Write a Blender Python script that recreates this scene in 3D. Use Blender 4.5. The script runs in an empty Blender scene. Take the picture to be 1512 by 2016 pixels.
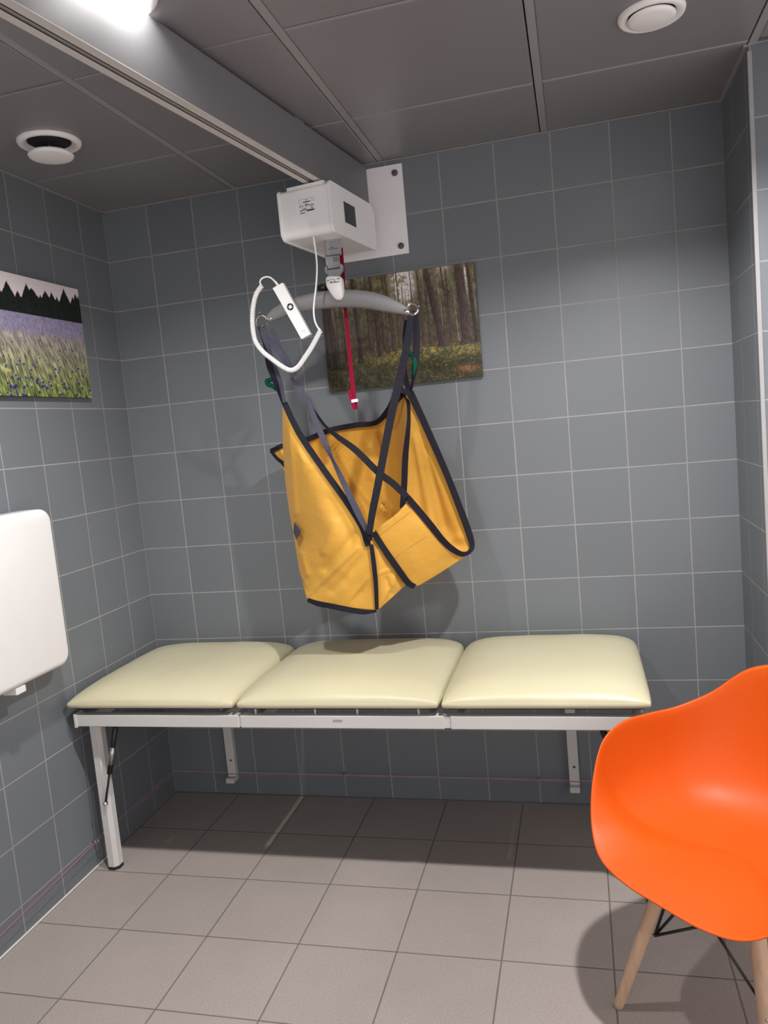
import bpy, bmesh, math, random
import numpy as np
from mathutils import Vector, Matrix, Euler, noise
random.seed(4)
C = bpy.context.scene.collection
SC = bpy.context.scene
PI = math.pi

# ------------------------------------------------------------------ camera
CAM = Vector((1.8312, -2.9273, 1.5159))
ROT = Euler((1.4634, 0.0916, 0.2435), 'XYZ')
F = 1519.69
cd = bpy.data.cameras.new('camera')
cd.sensor_fit = 'HORIZONTAL'; cd.sensor_width = 36.0; cd.lens = 36.0 * F / 1512
cd.clip_start = 0.01
cam = bpy.data.objects.new('camera', cd)
cam.location = CAM; cam.rotation_euler = ROT
C.objects.link(cam); SC.camera = cam
RM = ROT.to_matrix()

def P(x, y, Y):
    """measured point of the photograph at real distance plane Y -> world"""
    d = RM @ Vector(((x - 756) / F, -(y - 1008) / F, -1.0))
    return CAM + d * ((Y - CAM.y) / d.y)
def PX(x, y, X):
    d = RM @ Vector(((x - 756) / F, -(y - 1008) / F, -1.0))
    return CAM + d * ((X - CAM.x) / d.x)

# ------------------------------------------------------------------ world, lights, exposure
W = bpy.data.worlds.new('world'); SC.world = W; W.use_nodes = True
W.node_tree.nodes['Background'].inputs[0].default_value = (1.0, 0.955, 0.955, 1)
W.node_tree.nodes['Background'].inputs[1].default_value = 1.28  # ambient fill, added; reaches in through the open back and right
LAMP_POWER = 42.0
LAMP_COLOR = (1.0, 0.97, 0.95)
LAMP_SPREAD = math.radians(175)
SC.view_settings.view_transform = 'Standard'
SC.view_settings.look = 'None'
SC.view_settings.exposure = 0.0
SC.view_settings.gamma = 1.0
SC.view_settings.use_curve_mapping = False
try:
    SC.cycles.use_denoising = True
    SC.cycles.max_bounces = 10
    SC.cycles.diffuse_bounces = 6
    SC.cycles.sample_clamp_indirect = 6.0
except Exception:
    pass

# ------------------------------------------------------------------ materials
def lin(c):
    return tuple(((v / 255) / 12.92 if v / 255 <= 0.04045 else ((v / 255 + 0.055) / 1.055) ** 2.4) for v in c)
class N:
    def __init__(s, name):
        s.m = bpy.data.materials.new(name); s.m.use_nodes = True
        s.t = s.m.node_tree; s.b = s.t.nodes['Principled BSDF']
    def n(s, ty, **kw):
        o = s.t.nodes.new(ty)
        for k, v in kw.items(): setattr(o, k, v)
        return o
    def l(s, a, b): s.t.links.new(a, b)
    def math(s, op, a, b=None, c=None):
        o = s.n('ShaderNodeMath', operation=op)
        for i, v in enumerate((a, b, c)):
            if v is None: continue
            if isinstance(v, (int, float)): o.inputs[i].default_value = v
            else: s.l(v, o.inputs[i])
        return o.outputs[0]
    def mix(s, f, a, b):
        o = s.n('ShaderNodeMix', data_type='RGBA')
        if isinstance(f, (int, float)): o.inputs[0].default_value = f
        else: s.l(f, o.inputs[0])
        for i, v in ((6, a), (7, b)):
            if isinstance(v, tuple): o.inputs[i].default_value = (*v[:3], 1)
            else: s.l(v, o.inputs[i])
        return o.outputs[2]
    def noise(s, scale, detail=3, vec=None, rough=0.5):
        o = s.n('ShaderNodeTexNoise'); o.inputs['Scale'].default_value = scale
        o.inputs['Detail'].default_value = detail; o.inputs['Roughness'].default_value = rough
        if vec is not None: s.l(vec, o.inputs['Vector'])
        return o.outputs['Fac']
    def coord(s):
        return s.n('ShaderNodeTexCoord').outputs['Object']
    def bump(s, h, strength=0.2, dist=0.002):
        o = s.n('ShaderNodeBump'); o.inputs['Strength'].default_value = strength
        o.inputs['Distance'].default_value = dist; s.l(h, o.inputs['Height'])
        s.l(o.outputs[0], s.b.inputs['Normal'])

def mat(name, col, rough=0.5, metal=0.0, var=0.06, scale=30, bump=0.0, bscale=300, spec=0.5, coat=0.0, sheen=0.0, trans=0.0):
    m = N(name); co = m.coord()
    f = m.noise(scale, 3, co)
    a = tuple(max(0, v * (1 - var)) for v in col); b = tuple(min(1, v * (1 + var)) for v in col)
    m.l(m.mix(f, a, b), m.b.inputs['Base Color'])
    m.b.inputs['Roughness'].default_value = rough
    m.b.inputs['Metallic'].default_value = metal
    m.b.inputs['Specular IOR Level'].default_value = spec
    m.b.inputs['Coat Weight'].default_value = coat
    m.b.inputs['Sheen Weight'].default_value = sheen
    m.b.inputs['Transmission Weight'].default_value = trans
    if bump: m.bump(m.noise(bscale, 2, co), bump, 0.001)
    return m.m

def tile_mat(name, ax, size, off, tile, grout, gw, rough, var, blotch=0.0, grain=0.0, bump=0.5, soft=0.0007):
    m = N(name); sep = m.n('ShaderNodeSeparateXYZ'); co = m.coord(); m.l(co, sep.inputs[0])
    es = []; ids = []
    for a, o in zip(ax, off):
        q = m.math('DIVIDE', m.math('SUBTRACT', sep.outputs[a], o), size)
        fr = m.math('FRACT', q); ids.append(m.math('FLOOR', q))
        es.append(m.math('MULTIPLY', m.math('MINIMUM', fr, m.math('SUBTRACT', 1.0, fr)), size))
    d = m.math('MINIMUM', es[0], es[1])
    mr = m.n('ShaderNodeMapRange', interpolation_type='SMOOTHSTEP')
    mr.inputs[1].default_value = gw / 2 - soft; mr.inputs[2].default_value = gw / 2 + soft
    m.l(d, mr.inputs[0]); g = mr.outputs[0]
    cv = m.n('ShaderNodeCombineXYZ'); m.l(ids[0], cv.inputs[0]); m.l(ids[1], cv.inputs[1])
    wn = m.n('ShaderNodeTexWhiteNoise', noise_dimensions='3D'); m.l(cv.outputs[0], wn.inputs[0])
    a = tuple(v * (1 - var) for v in tile); b = tuple(v * (1 + var) for v in tile)
    c = m.mix(wn.outputs['Value'], a, b)
    if blotch:
        c = m.mix(m.math('MULTIPLY', m.noise(5, 4, co), blotch), c, tuple(min(1, v * 1.7) for v in tile))
    if grain:
        c = m.mix(m.math('MULTIPLY', m.math('POWER', m.noise(260, 3, co, 0.7), 2.0), grain), c, tuple(min(1, v * 2.2) for v in tile))
        c = m.mix(m.math('MULTIPLY', m.math('POWER', m.noise(190, 3, co, 0.7), 2.0), grain * 0.8), c, tuple(v * 0.35 for v in tile))
    gcol = m.mix(m.noise(9, 3, co), tuple(v * 0.75 for v in grout), tuple(min(1, v * 1.25) for v in grout))
    m.l(m.mix(g, gcol, c), m.b.inputs['Base Color'])
    r = m.math('ADD', m.math('MULTIPLY', g, rough - 0.85), 0.85)
    m.l(r, m.b.inputs['Roughness'])
    h = m.math('ADD', g, m.math('MULTIPLY', m.noise(8 if not grain else 300, 2, co), 0.12 if not grain else 0.5))
    m.bump(h, bump, 0.0012)
    return m.m

TILE = (0.155, 0.172, 0.189); GROUT = (0.31, 0.30, 0.295)
M = {}
M['wall_back'] = tile_mat('tile_back', (0, 2), 0.2, (0.0, 0.0982), TILE, GROUT, 0.0042, 0.36, 0.05)
M['wall_left'] = tile_mat('tile_left', (1, 2), 0.2, (-0.1695, 0.0982), TILE, GROUT, 0.0042, 0.36, 0.05)
M['wall_col'] = tile_mat('tile_column', (1, 2), 0.2, (-0.155, 0.0982), TILE, GROUT, 0.0042, 0.36, 0.05)
M['wall_front'] = tile_mat('tile_front', (0, 2), 0.2, (0.17, 0.0982), TILE, GROUT, 0.0042, 0.36, 0.05)
M['floor'] = tile_mat('tile_floor', (0, 1), 0.305, (0.0051, -0.6057), (0.30, 0.262, 0.240), (0.155, 0.135, 0.122), 0.0045, 0.62, 0.05, blotch=0.40, grain=0.9, bump=0.35)
M['ceiling'] = mat('ceiling_grey_metal', (0.27, 0.262, 0.275), 0.38, 0.2, 0.05, 4, 0.06, 600)
M['ceiling_strip'] = mat('ceiling_strip', (0.33, 0.325, 0.335), 0.4, 0.1, 0.05, 8)
M['void'] = mat('gap_shade', (0.02, 0.02, 0.022), 0.9)  # near-black: shade of gaps put into the colour
M['rail_side'] = mat('rail_aluminium_dimmed', (0.19, 0.187, 0.195), 0.5, 0.1, 0.04, 6, 0.05, 500)  # aluminium sides, the dark wall they mirror put into the colour
M['rail_bottom'] = mat('rail_aluminium', (0.60, 0.57, 0.54), 0.45, 0.0, 0.04, 10)
M['white'] = mat('white_plastic', (0.92, 0.915, 0.91), 0.32, 0, 0.02, 12)
M['white_panel'] = mat('white_panel_plastic', (0.74, 0.73, 0.725), 0.42, 0, 0.02, 9, 0.05, 500)
M['vent_white'] = mat('vent_white_enamel', (0.90, 0.885, 0.88), 0.4, 0, 0.02, 12)
M['plate'] = mat('white_plate_enamel', (0.86, 0.84, 0.86), 0.45, 0, 0.03, 10, 0.1, 400)
M['grey_plastic'] = mat('grey_plastic', (0.30, 0.30, 0.31), 0.5, 0, 0.04, 20)
M['dark_grey'] = mat('dark_grey_plastic', (0.085, 0.085, 0.095), 0.5)
M['screen'] = mat('dark_screen', (0.045, 0.055, 0.055), 0.25)
M['black'] = mat('black_plastic', (0.012, 0.012, 0.014), 0.35)
M['ink'] = mat('dark_ink', (0.04, 0.04, 0.045), 0.6)
M['ink_grey'] = mat('grey_ink', (0.28, 0.28, 0.28), 0.6)
M['gold'] = mat('gold_ink', (0.55, 0.40, 0.16), 0.5)
M['strap_grey'] = mat('light_grey_webbing', (0.34, 0.35, 0.36), 0.75, 0, 0.08, 150, 0.4, 900)
M['bar'] = mat('grey_bar_plastic', (0.21, 0.205, 0.21), 0.5, 0, 0.03, 10)
M['chrome'] = mat('chrome', (0.78, 0.76, 0.74), 0.14, 1.0, 0.02)
M['steel'] = mat('steel', (0.5, 0.5, 0.5), 0.3, 1.0, 0.03)
M['red'] = mat('crimson_webbing', (0.22, 0.002, 0.024), 0.7, 0, 0.1, 120, 0.2, 900, 0.15)
M['green'] = mat('green_webbing', (0.0, 0.055, 0.032), 0.8, 0, 0.08, 100, 0.2, 900, 0.15)
M['frame'] = mat('light_grey_powder_coat', (0.60, 0.585, 0.565), 0.45, 0, 0.02, 15, 0.06, 500)
M['rubber'] = mat('black_rubber', (0.015, 0.015, 0.015), 0.7)
M['pink'] = mat('pink_cord', (0.40, 0.12, 0.26), 0.6)
M['bead'] = mat('white_sealant', (0.62, 0.60, 0.57), 0.5)
M['trimw'] = mat('light_corner_strip', (0.33, 0.325, 0.33), 0.4)
M['lightwall'] = mat('pale_wall', (0.55, 0.53, 0.51), 0.7)

def vinyl():
    m = N('cream_vinyl'); co = m.coord()
    c = m.mix(m.noise(4, 4, co), (0.56, 0.52, 0.345), (0.62, 0.58, 0.40))
    c = m.mix(m.math('MULTIPLY', m.math('GREATER_THAN', m.noise(55, 2, co), 0.74), 0.35), c, (0.45, 0.40, 0.27))
    m.l(c, m.b.inputs['Base Color']); m.b.inputs['Roughness'].default_value = 0.33
    h = m.math('ADD', m.noise(900, 2, co), m.math('MULTIPLY', m.noise(14, 3, co), 1.5))
    m.bump(h, 0.10, 0.002); return m.m
M['vinyl'] = vinyl()
def orange():
    m = N('orange_shell_plastic'); co = m.coord()
    m.l(m.mix(m.noise(6, 2, co), (0.60, 0.084, 0.003), (0.63, 0.095, 0.004)), m.b.inputs['Base Color'])
    m.b.inputs['Roughness'].default_value = 0.48; m.b.inputs['Specular IOR Level'].default_value = 0.35
    m.bump(m.noise(700, 2, co), 0.05, 0.001); return m.m
M['orange'] = orange()
def wood():
    m = N('pale_beech_wood'); co = m.coord()
    mp = m.n('ShaderNodeMapping'); mp.inputs['Scale'].default_value = (60, 60, 5); m.l(co, mp.inputs[0])
    c = m.mix(m.noise(1.6, 4, mp.outputs[0]), (0.42, 0.26, 0.16), (0.66, 0.46, 0.31))
    m.l(c, m.b.inputs['Base Color']); m.b.inputs['Roughness'].default_value = 0.5; return m.m
M['wood'] = wood()
def nylon(name, col, col2):
    m = N(name); co = m.coord()
    m.l(m.mix(m.noise(10, 3, co), col, col2), m.b.inputs['Base Color'])
    m.b.inputs['Roughness'].default_value = 0.45
    m.b.inputs['Sheen Weight'].default_value = 0.15
    m.b.inputs['Subsurface Weight'].default_value = 0.0
    h = m.math('ADD', m.math('MULTIPLY', m.noise(13, 4, co, 0.55), 8.0), m.noise(900, 2, co))
    m.bump(h, 0.35, 0.0025)
    tr = m.n('ShaderNodeBsdfTranslucent'); tr.inputs[0].default_value = (*col, 1)
    mx = m.n('ShaderNodeMixShader'); mx.inputs[0].default_value = 0.22
    out = m.t.nodes['Material Output']
    m.l(m.b.outputs[0], mx.inputs[1]); m.l(tr.outputs[0], mx.inputs[2]); m.l(mx.outputs[0], out.inputs[0])
    return m.m
M['yellow'] = nylon('yellow_nylon', (0.76, 0.41, 0.05), (0.86, 0.48, 0.07))
def webbing(name, a, b):
    m = N(name); co = m.coord()
    m.l(m.mix(m.noise(90, 3, co), a, b), m.b.inputs['Base Color'])
    m.b.inputs['Roughness'].default_value = 0.8; m.b.inputs['Specular IOR Level'].default_value = 0.15
    m.bump(m.noise(1100, 2, co), 0.4, 0.001); return m.m
M['webbing'] = webbing('charcoal_webbing', (0.011, 0.0105, 0.016), (0.020, 0.019, 0.028))
M['webbing_light'] = webbing('grey_webbing', (0.055, 0.054, 0.078), (0.090, 0.088, 0.12))
def emit(name, col, s):
    m = N(name); m.b.inputs['Emission Color'].default_value = (*col, 1); m.b.inputs['Emission Strength'].default_value = s
    m.b.inputs['Base Color'].default_value = (0.8, 0.8, 0.8, 1)
    return m.m
M['reflector'] = mat('reflector_white', (0.85, 0.85, 0.85), 0.25, 0.3, 0.01)
M['lens'] = emit('lamp_lens', (1, 0.97, 0.94), 14.0)
def picture_mat():
    m = N('printed_photo'); a = m.n('ShaderNodeVertexColor'); a.layer_name = 'Col'
    f = m.noise(500, 2, m.coord()); c = m.mix(m.math('MULTIPLY', f, 0.12), a.outputs[0], (0.02, 0.02, 0.02))
    m.l(c, m.b.inputs['Base Color']); m.b.inputs['Roughness'].default_value = 0.5; m.b.inputs['Specular IOR Level'].default_value = 0.3
    return m.m
M['picture'] = picture_mat()

# ------------------------------------------------------------------ object helpers
def tag(o, label=None, cat=None, group=None, kind=None):
    if label: o['label'] = label
    if cat: o['category'] = cat
    if group: o['group'] = group
    if kind: o['kind'] = kind
    return o
def empty(name, loc, label, cat, group=None, rz=0):
    o = bpy.data.objects.new(name, None); C.objects.link(o); o.empty_display_size = 0.05
    o.location = loc; o.rotation_euler = (0, 0, rz)
    return tag(o, label, cat, group)
def obj(name, bm, m, parent=None, smooth=False, label=None, world=True, matrix=None):
    me = bpy.data.meshes.new(name); bmesh.ops.recalc_face_normals(bm, faces=bm.faces); bm.to_mesh(me); bm.free()
    for mm in (m if isinstance(m, (list, tuple)) else (m,)): me.materials.append(mm)
    if smooth:
        for p in me.polygons: p.use_smooth = True
    o = bpy.data.objects.new(name, me); C.objects.link(o)
    if parent is not None:
        o.parent = parent
        if world:   # geometry given in world space: bring it into the parent's space
            bpy.context.view_layer.update()
            mw = parent.matrix_world.copy()
            me.transform(mw.inverted())
    if label: o['label'] = label
    return o
def structure(name, bm, m, smooth=False):
    o = obj(name, bm, m, smooth=smooth); o['kind'] = 'structure'; return o
def bevel(bm, w, seg=3, edges=None):
    bmesh.ops.bevel(bm, geom=list(edges if edges is not None else bm.edges), offset=w, segments=seg, profile=0.5, affect='EDGES', clamp_overlap=True)
def box(lo, hi, bw=0, seg=2, bm=None, mtx=None):
    own = bmesh.new()
    r = bmesh.ops.create_cube(own, size=1)
    lo = Vector(lo); hi = Vector(hi); c = (lo + hi) / 2; s = hi - lo
    for v in own.verts: v.co = Vector((v.co.x * s.x, v.co.y * s.y, v.co.z * s.z)) + c
    if bw: bevel(own, bw, seg)
    if mtx is not None: own.transform(mtx)
    if bm is None: return own
    me = bpy.data.meshes.new('t'); own.to_mesh(me); own.free(); bm.from_mesh(me); bpy.data.meshes.remove(me)
    return bm
def catmull(pts, n=8, closed=False):
    pts = [Vector(p) for p in pts]; out = []; k = len(pts)
    rng = k if closed else k - 1
    for i in range(rng):
        if closed: a, b, c, d = pts[i - 1], pts[i], pts[(i + 1) % k], pts[(i + 2) % k]
        else:
            b, c = pts[i], pts[i + 1]
            a = pts[i - 1] if i > 0 else b * 2 - c
            d = pts[i + 2] if i + 2 < k else c * 2 - b
        for j in range(n):
            t = j / n
            out.append(0.5 * ((2 * b) + (c - a) * t + (2 * a - 5 * b + 4 * c - d) * t * t + (-a + 3 * b - 3 * c + d) * t ** 3))
    if not closed: out.append(pts[-1].copy())
    return out
def tube(pts, r, seg=10, bm=None, cap=True, closed=False):
    """sweep of a circle; r is a number or a list (radius at each point)"""
    bm = bm or bmesh.new(); n = len(pts); pts = [Vector(p) for p in pts]
    rr = r if isinstance(r, (list, tuple)) else [r] * n
    tan = []
    for i in range(n):
        if closed: t = pts[(i + 1) % n] - pts[i - 1]
        else: t = pts[min(i + 1, n - 1)] - pts[max(i - 1, 0)]
        tan.append(t.normalized() if t.length > 1e-9 else Vector((0, 0, 1)))
    up = Vector((0, 0, 1)) if abs(tan[0].z) < 0.9 else Vector((1, 0, 0))
    u = tan[0].cross(up).normalized(); rings = []
    for i in range(n):
        u = (u - tan[i] * u.dot(tan[i])).normalized(); v = tan[i].cross(u)
        ring = []
        for k in range(seg):
            a = 2 * PI * k / seg; q = rr[i]
            if isinstance(q, tuple): ring.append(bm.verts.new(pts[i] + u * math.cos(a) * q[0] + v * math.sin(a) * q[1]))
            else: ring.append(bm.verts.new(pts[i] + (u * math.cos(a) + v * math.sin(a)) * q))
        rings.append(ring)
    for i in range(n if closed else n - 1):
        A, B = rings[i], rings[(i + 1) % n]
        for k in range(seg): bm.faces.new((A[k], A[(k + 1) % seg], B[(k + 1) % seg], B[k]))
    if cap and not closed:
        bm.faces.new(rings[0][::-1]); bm.faces.new(rings[-1])
    return bm
def lathe(prof, origin, seg=48, bm=None, axis='z', cap=True):
    bm = bm or bmesh.new(); o = Vector(origin); rings = []
    for r, h in prof:
        ring = []
        for k in range(seg):
            a = 2 * PI * k / seg
            v = (r * math.cos(a), r * math.sin(a), h)
            if axis == 'y': v = (v[0], v[2], v[1])
            if axis == 'x': v = (v[2], v[0], v[1])
            ring.append(bm.verts.new(o + Vector(v)))
        rings.append(ring)
    for A, B in zip(rings, rings[1:]):
        for k in range(seg): bm.faces.new((A[k], A[(k + 1) % seg], B[(k + 1) % seg], B[k]))
    if cap and prof[0][0] > 1e-6: bm.faces.new(rings[0][::-1])
    if cap and prof[-1][0] > 1e-6: bm.faces.new(rings[-1])
    bmesh.ops.remove_doubles(bm, verts=bm.verts, dist=1e-6)
    return bm
def prism(outline, thick_vec, bm=None):
    bm = bm or bmesh.new(); a = [bm.verts.new(Vector(p)) for p in outline]; b = [bm.verts.new(Vector(p) + Vector(thick_vec)) for p in outline]
    n = len(a); bm.faces.new(a); bm.faces.new(b[::-1])
    for i in range(n): bm.faces.new((a[i], b[i], b[(i + 1) % n], a[(i + 1) % n]))
    return bm
def ribbon(pts, width, thick=0.0022, n=8, normals=None, bm=None, ref=None, bend=0.0):
    """flat strap along pts; side direction perpendicular to the line of sight from the room unless normals given"""
    bm = bm or bmesh.new()
    cp = catmull(pts, n); m = len(cp)
    W_ = width if isinstance(width, (list, tuple)) else [width] * len(pts)
    Tw = normals if normals else [0.0] * len(pts)
    rings = []
    ref = Vector(ref) if ref else Vector((0.2, -1, 0.05)).normalized()
    for i, p in enumerate(cp):
        s = i / n; k = min(int(s), len(pts) - 2); f = s - k
        w = W_[k] * (1 - f) + W_[k + 1] * f; tw = Tw[k] * (1 - f) + Tw[k + 1] * f
        t = (cp[min(i + 1, m - 1)] - cp[max(i - 1, 0)]).normalized()
        nn = (ref - t * ref.dot(t)).normalized()
        nn = Matrix.Rotation(tw, 3, t) @ nn
        side = t.cross(nn).normalized()
        rings.append([bm.verts.new(p + side * w / 2 * a + nn * thick / 2 * b) for a, b in ((-1, -1), (-1, 1), (0, 1.02), (1, 1), (1, -1), (0, -1))])
    for A, B in zip(rings, rings[1:]):
        for k in range(6): bm.faces.new((A[k], A[(k + 1) % 6], B[(k + 1) % 6], B[k]))
    bm.faces.new(rings[0][::-1]); bm.faces.new(rings[-1])
    return bm
def patch(net, sub=10, thick=0.002, fn=None):
    """smooth cloth surface through a net of points; thickness given afterwards as real geometry"""
    rows = [catmull(r, sub) for r in net]
    cols = [catmull([r[i] for r in rows], sub) for i in range(len(rows[0]))]
    nu, nv = len(cols), len(cols[0]); bm = bmesh.new()
    pts = [[cols[i][j].copy() for j in range(nv)] for i in range(nu)]
    nor = [[None] * nv for _ in range(nu)]
    for i in range(nu):
        for j in range(nv):
            du = pts[min(i + 1, nu - 1)][j] - pts[max(i - 1, 0)][j]; dv = pts[i][min(j + 1, nv - 1)] - pts[i][max(j - 1, 0)]
            c = du.cross(dv); nor[i][j] = c.normalized() if c.length > 1e-12 else Vector((0, -1, 0))
            if nor[i][j].y > 0: nor[i][j] = -nor[i][j]
    F_ = []; B_ = []
    for i in range(nu):
        fr = []; bk = []
        for j in range(nv):
            d = fn(i / (nu - 1), j / (nv - 1), pts[i][j]) if fn else 0
            q = pts[i][j] + nor[i][j] * d
            fr.append(bm.verts.new(q + nor[i][j] * thick / 2)); bk.append(bm.verts.new(q - nor[i][j] * thick / 2))
        F_.append(fr); B_.append(bk)
    for i in range(nu - 1):
        for j in range(nv - 1):
            bm.faces.new((F_[i][j], F_[i + 1][j], F_[i + 1][j + 1], F_[i][j + 1]))
            bm.faces.new((B_[i][j], B_[i][j + 1], B_[i + 1][j + 1], B_[i + 1][j]))
    def wall(a, b, c, d):
        bm.faces.new((a, b, c, d))
    for i in range(nu - 1):
        wall(F_[i][0], B_[i][0], B_[i + 1][0], F_[i + 1][0]); wall(F_[i][-1], F_[i + 1][-1], B_[i + 1][-1], B_[i][-1])
    for j in range(nv - 1):
        wall(F_[0][j], F_[0][j + 1], B_[0][j + 1], B_[0][j]); wall(F_[-1][j], B_[-1][j], B_[-1][j + 1], F_[-1][j + 1])
    return bm

# ------------------------------------------------------------------ setting
H = 2.50; BK = -4.2; RX = 3.6; COLX = 2.365; COLY = -0.41
structure('floor', box((-0.02, BK, -0.05), (RX, 0.02, 0)), M['floor'])
structure('wall_back', box((-0.1, 0, 0), (COLX + 0.01, 0.1, H + 0.2)), M['wall_back'])
structure('wall_left', box((-0.1, BK, 0), (0, 0.0, H + 0.2)), M['wall_left'])
structure('wall_right', box((COLX, COLY + 0.0004, 0), (COLX + 0.2, 0.1, H + 0.2)), M['wall_col'])
structure('wall_front', box((COLX + 0.002, COLY, 0), (RX, COLY + 0.12, H + 0.2)), M['wall_front'])
LAMPS = ((0.900, -1.33), (2.075, -1.33))
# ceiling: metal panels on a 0.6 m grid, wide strips running to the back wall
bm = bmesh.new()
xs = [-0.005, 0.59, 1.185, 1.78, 2.375, 2.97, 3.57]; ys = [0.0, -0.43, -1.03, -1.63, -2.23, -2.83, -3.43, -4.03]
for i in range(len(xs) - 1):
    for j in range(len(ys) - 1):
        x0 = xs[i] + (0.013 if i else 0.004); x1 = xs[i + 1] - 0.013
        y1 = ys[j] - 0.0035; y0 = ys[j + 1] + 0.0035
        if i == 3 and j == 0: x1 = xs[i + 1] - 0.012
        if i >= 4 and j == 0: continue
        b = bmesh.new(); bmesh.ops.create_cube(b, size=1)
        for v in b.verts: v.co = Vector(((x0 + x1) / 2 + v.co.x * (x1 - x0), (y0 + y1) / 2 + v.co.y * (y1 - y0), H + 0.012 + v.co.z * 0.024))
        bevel(b, 0.0045, 2, [e for e in b.edges if all(v.co.z < H + 0.001 for v in e.verts)])
        if (i, j) in ((1, 2), (3, 2)):       # panel with a round opening for the downlight
            b.free(); b = bmesh.new(); hx, hy, R0 = LAMPS[0 if i == 1 else 1][0], LAMPS[0][1], 0.098; nn = 48; lay = []
            for zc in (H, H + 0.024):
                ci = []; sq = []
                for k in range(nn):
                    a = 2 * PI * (k + 0.5) / nn; ca, sa = math.cos(a), math.sin(a); ci.append(b.verts.new((hx + R0 * ca, hy + R0 * sa, zc)))
                    tx = ((x1 if ca > 0 else x0) - hx) / ca; ty = ((y1 if sa > 0 else y0) - hy) / sa; t = min(tx, ty); sq.append(b.verts.new((hx + t * ca, hy + t * sa, zc)))
                for qx in (x0, x1):
                    for qy in (y0, y1):
                        c_ = min(sq, key=lambda v: (v.co.x - qx) ** 2 + (v.co.y - qy) ** 2); c_.co.x = qx; c_.co.y = qy
                lay.append((ci, sq))
            for k in range(nn):
                m_ = (k + 1) % nn
                for ci, sq in lay: b.faces.new((ci[k], ci[m_], sq[m_], sq[k]))
                b.faces.new((lay[0][0][k], lay[0][0][m_], lay[1][0][m_], lay[1][0][k])); b.faces.new((lay[0][1][k], lay[0][1][m_], lay[1][1][m_], lay[1][1][k]))
        me = bpy.data.meshes.new('t'); b.to_mesh(me); b.free(); bm.from_mesh(me); bpy.data.meshes.remove(me)
structure('ceiling', bm, M['ceiling'])
bm = bmesh.new()
for x in xs[1:]: box((x - 0.0095, BK, H + 0.0004), (x + 0.0132, 0, H + 0.02), bm=bm)
structure('trim_1', bm, M['ceiling_strip'])
structure('trim_2', box((-0.02, BK, H + 0.12), (RX, 0.02, H + 0.14)), M['void'])  # near-black sheet added above the panels, painting the shade behind the joints
# edge angle along the walls under the ceiling
bm = bmesh.new()
box((0, -0.010, H - 0.004), (COLX, 0, H - 0.001), bm=bm); box((0, BK, H - 0.004), (0.010, 0, H - 0.001), bm=bm)
box((COLX - 0.012, COLY, H - 0.006), (COLX, -0.0, H - 0.001), bm=bm)
structure('trim_3', bm, M['ceiling_strip'])
structure('trim_4', box((COLX - 0.004, COLY - 0.005, 0), (COLX + 0.008, COLY + 0.002, H - 0.02), 0.0015), M['trimw'])
bm = bmesh.new(); tube([(0.001, BK, 0.001), (0.001, -0.5, 0.001)], 0.004, 8, bm); structure('trim_5', bm, M['bead'])
# darker drag marks / sealant along the back of the floor
bm = bmesh.new(); tube([(0.0, -0.001, 0.001), (COLX, -0.001, 0.001)], 0.0035, 8, bm); structure('trim_6', bm, M['dark_grey'])

# ------------------------------------------------------------------ ceiling lights
def ceiling_light(x, y, label, size, power):
    o = empty('ceiling_light', (x, y, H), label, 'ceiling light', 'round downlights in the ceiling')
    obj('trim_ring', lathe([(0.097, 0.0), (0.115, 0.0), (0.115, -0.004), (0.110, -0.006), (0.100, -0.006), (0.097, -0.003), (0.097, 0.0)], (x, y, H), cap=False), M['vent_white'], o, True)
    obj('reflector', lathe([(0.0975, -0.001), (0.094, 0.006), (0.086, 0.022), (0.076, 0.036), (0.070, 0.040), (0.070, 0.046), (0.0985, 0.046), (0.0985, 0.0), (0.0975, -0.001)], (x, y, H), cap=False), M['reflector'], o, True)
    obj('lens', lathe([(0.0, 0.0405), (0.0695, 0.0405), (0.0695, 0.046), (0.0, 0.046)], (x, y, H)), M['lens'], o, True)
    ld = bpy.data.lights.new('lamp_light', 'AREA'); ld.shape = 'DISK'; ld.size = size; ld.energy = LAMP_POWER * power
    ld.color = LAMP_COLOR; ld.spread = LAMP_SPREAD
    l = bpy.data.objects.new('lamp_light', ld); C.objects.link(l); l.parent = o; l.location = (0, 0, 0.040)
    return o
ceiling_light(0.9000, -1.33, 'bright round ceiling downlight partly hidden above the lift rail', 0.13, 1.18)
ceiling_light(2.0750, -1.33, 'bright round ceiling downlight in the panel above the orange chair', 0.07, 1.06)

# ------------------------------------------------------------------ ceiling vents
def vent(x, y, drop, label, k=1.0):
    o = empty('ceiling_vent', (x, y, H), label, 'ceiling vent', 'round white ceiling vents')
    obj('outer_ring', lathe([(k * a_, b_) for a_, b_ in [(0.052, 0.02), (0.053, 0.004), (0.058, -0.004), (0.066, -0.011), (0.074, -0.0125), (0.080, -0.010), (0.083, -0.003), (0.083, 0.0), (0.079, 0.0)]], (x, y, H), 64, cap=False), M['vent_white'], o, True)
    obj('duct_shade', lathe([(k * a_, b_) for a_, b_ in [(0.0, -0.0008), (0.056, -0.0008), (0.058, -0.002), (0.0, -0.002)]], (x, y, H)), M['void'], o, True)  # near-black disc painting the shade inside the duct
    d = -drop
    obj('valve_disc', lathe([(k * 1.08 * a_, b_) for a_, b_ in [(0.0, d + 0.012), (0.036, d + 0.010), (0.052, d + 0.004), (0.055, d), (0.053, d - 0.005), (0.046, d - 0.008), (0.0, d - 0.0095)]], (x, y, H), 64), M['vent_white'], o, True)
    obj('spindle', tube([(x, y, H - 0.001), (x, y, H + d + 0.012)], 0.006, 12), M['steel'], o, True)
    return o
vent(0.292, -0.712, 0.042, 'round white ceiling vent left of the rail with lowered disc', 1.15)
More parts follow.
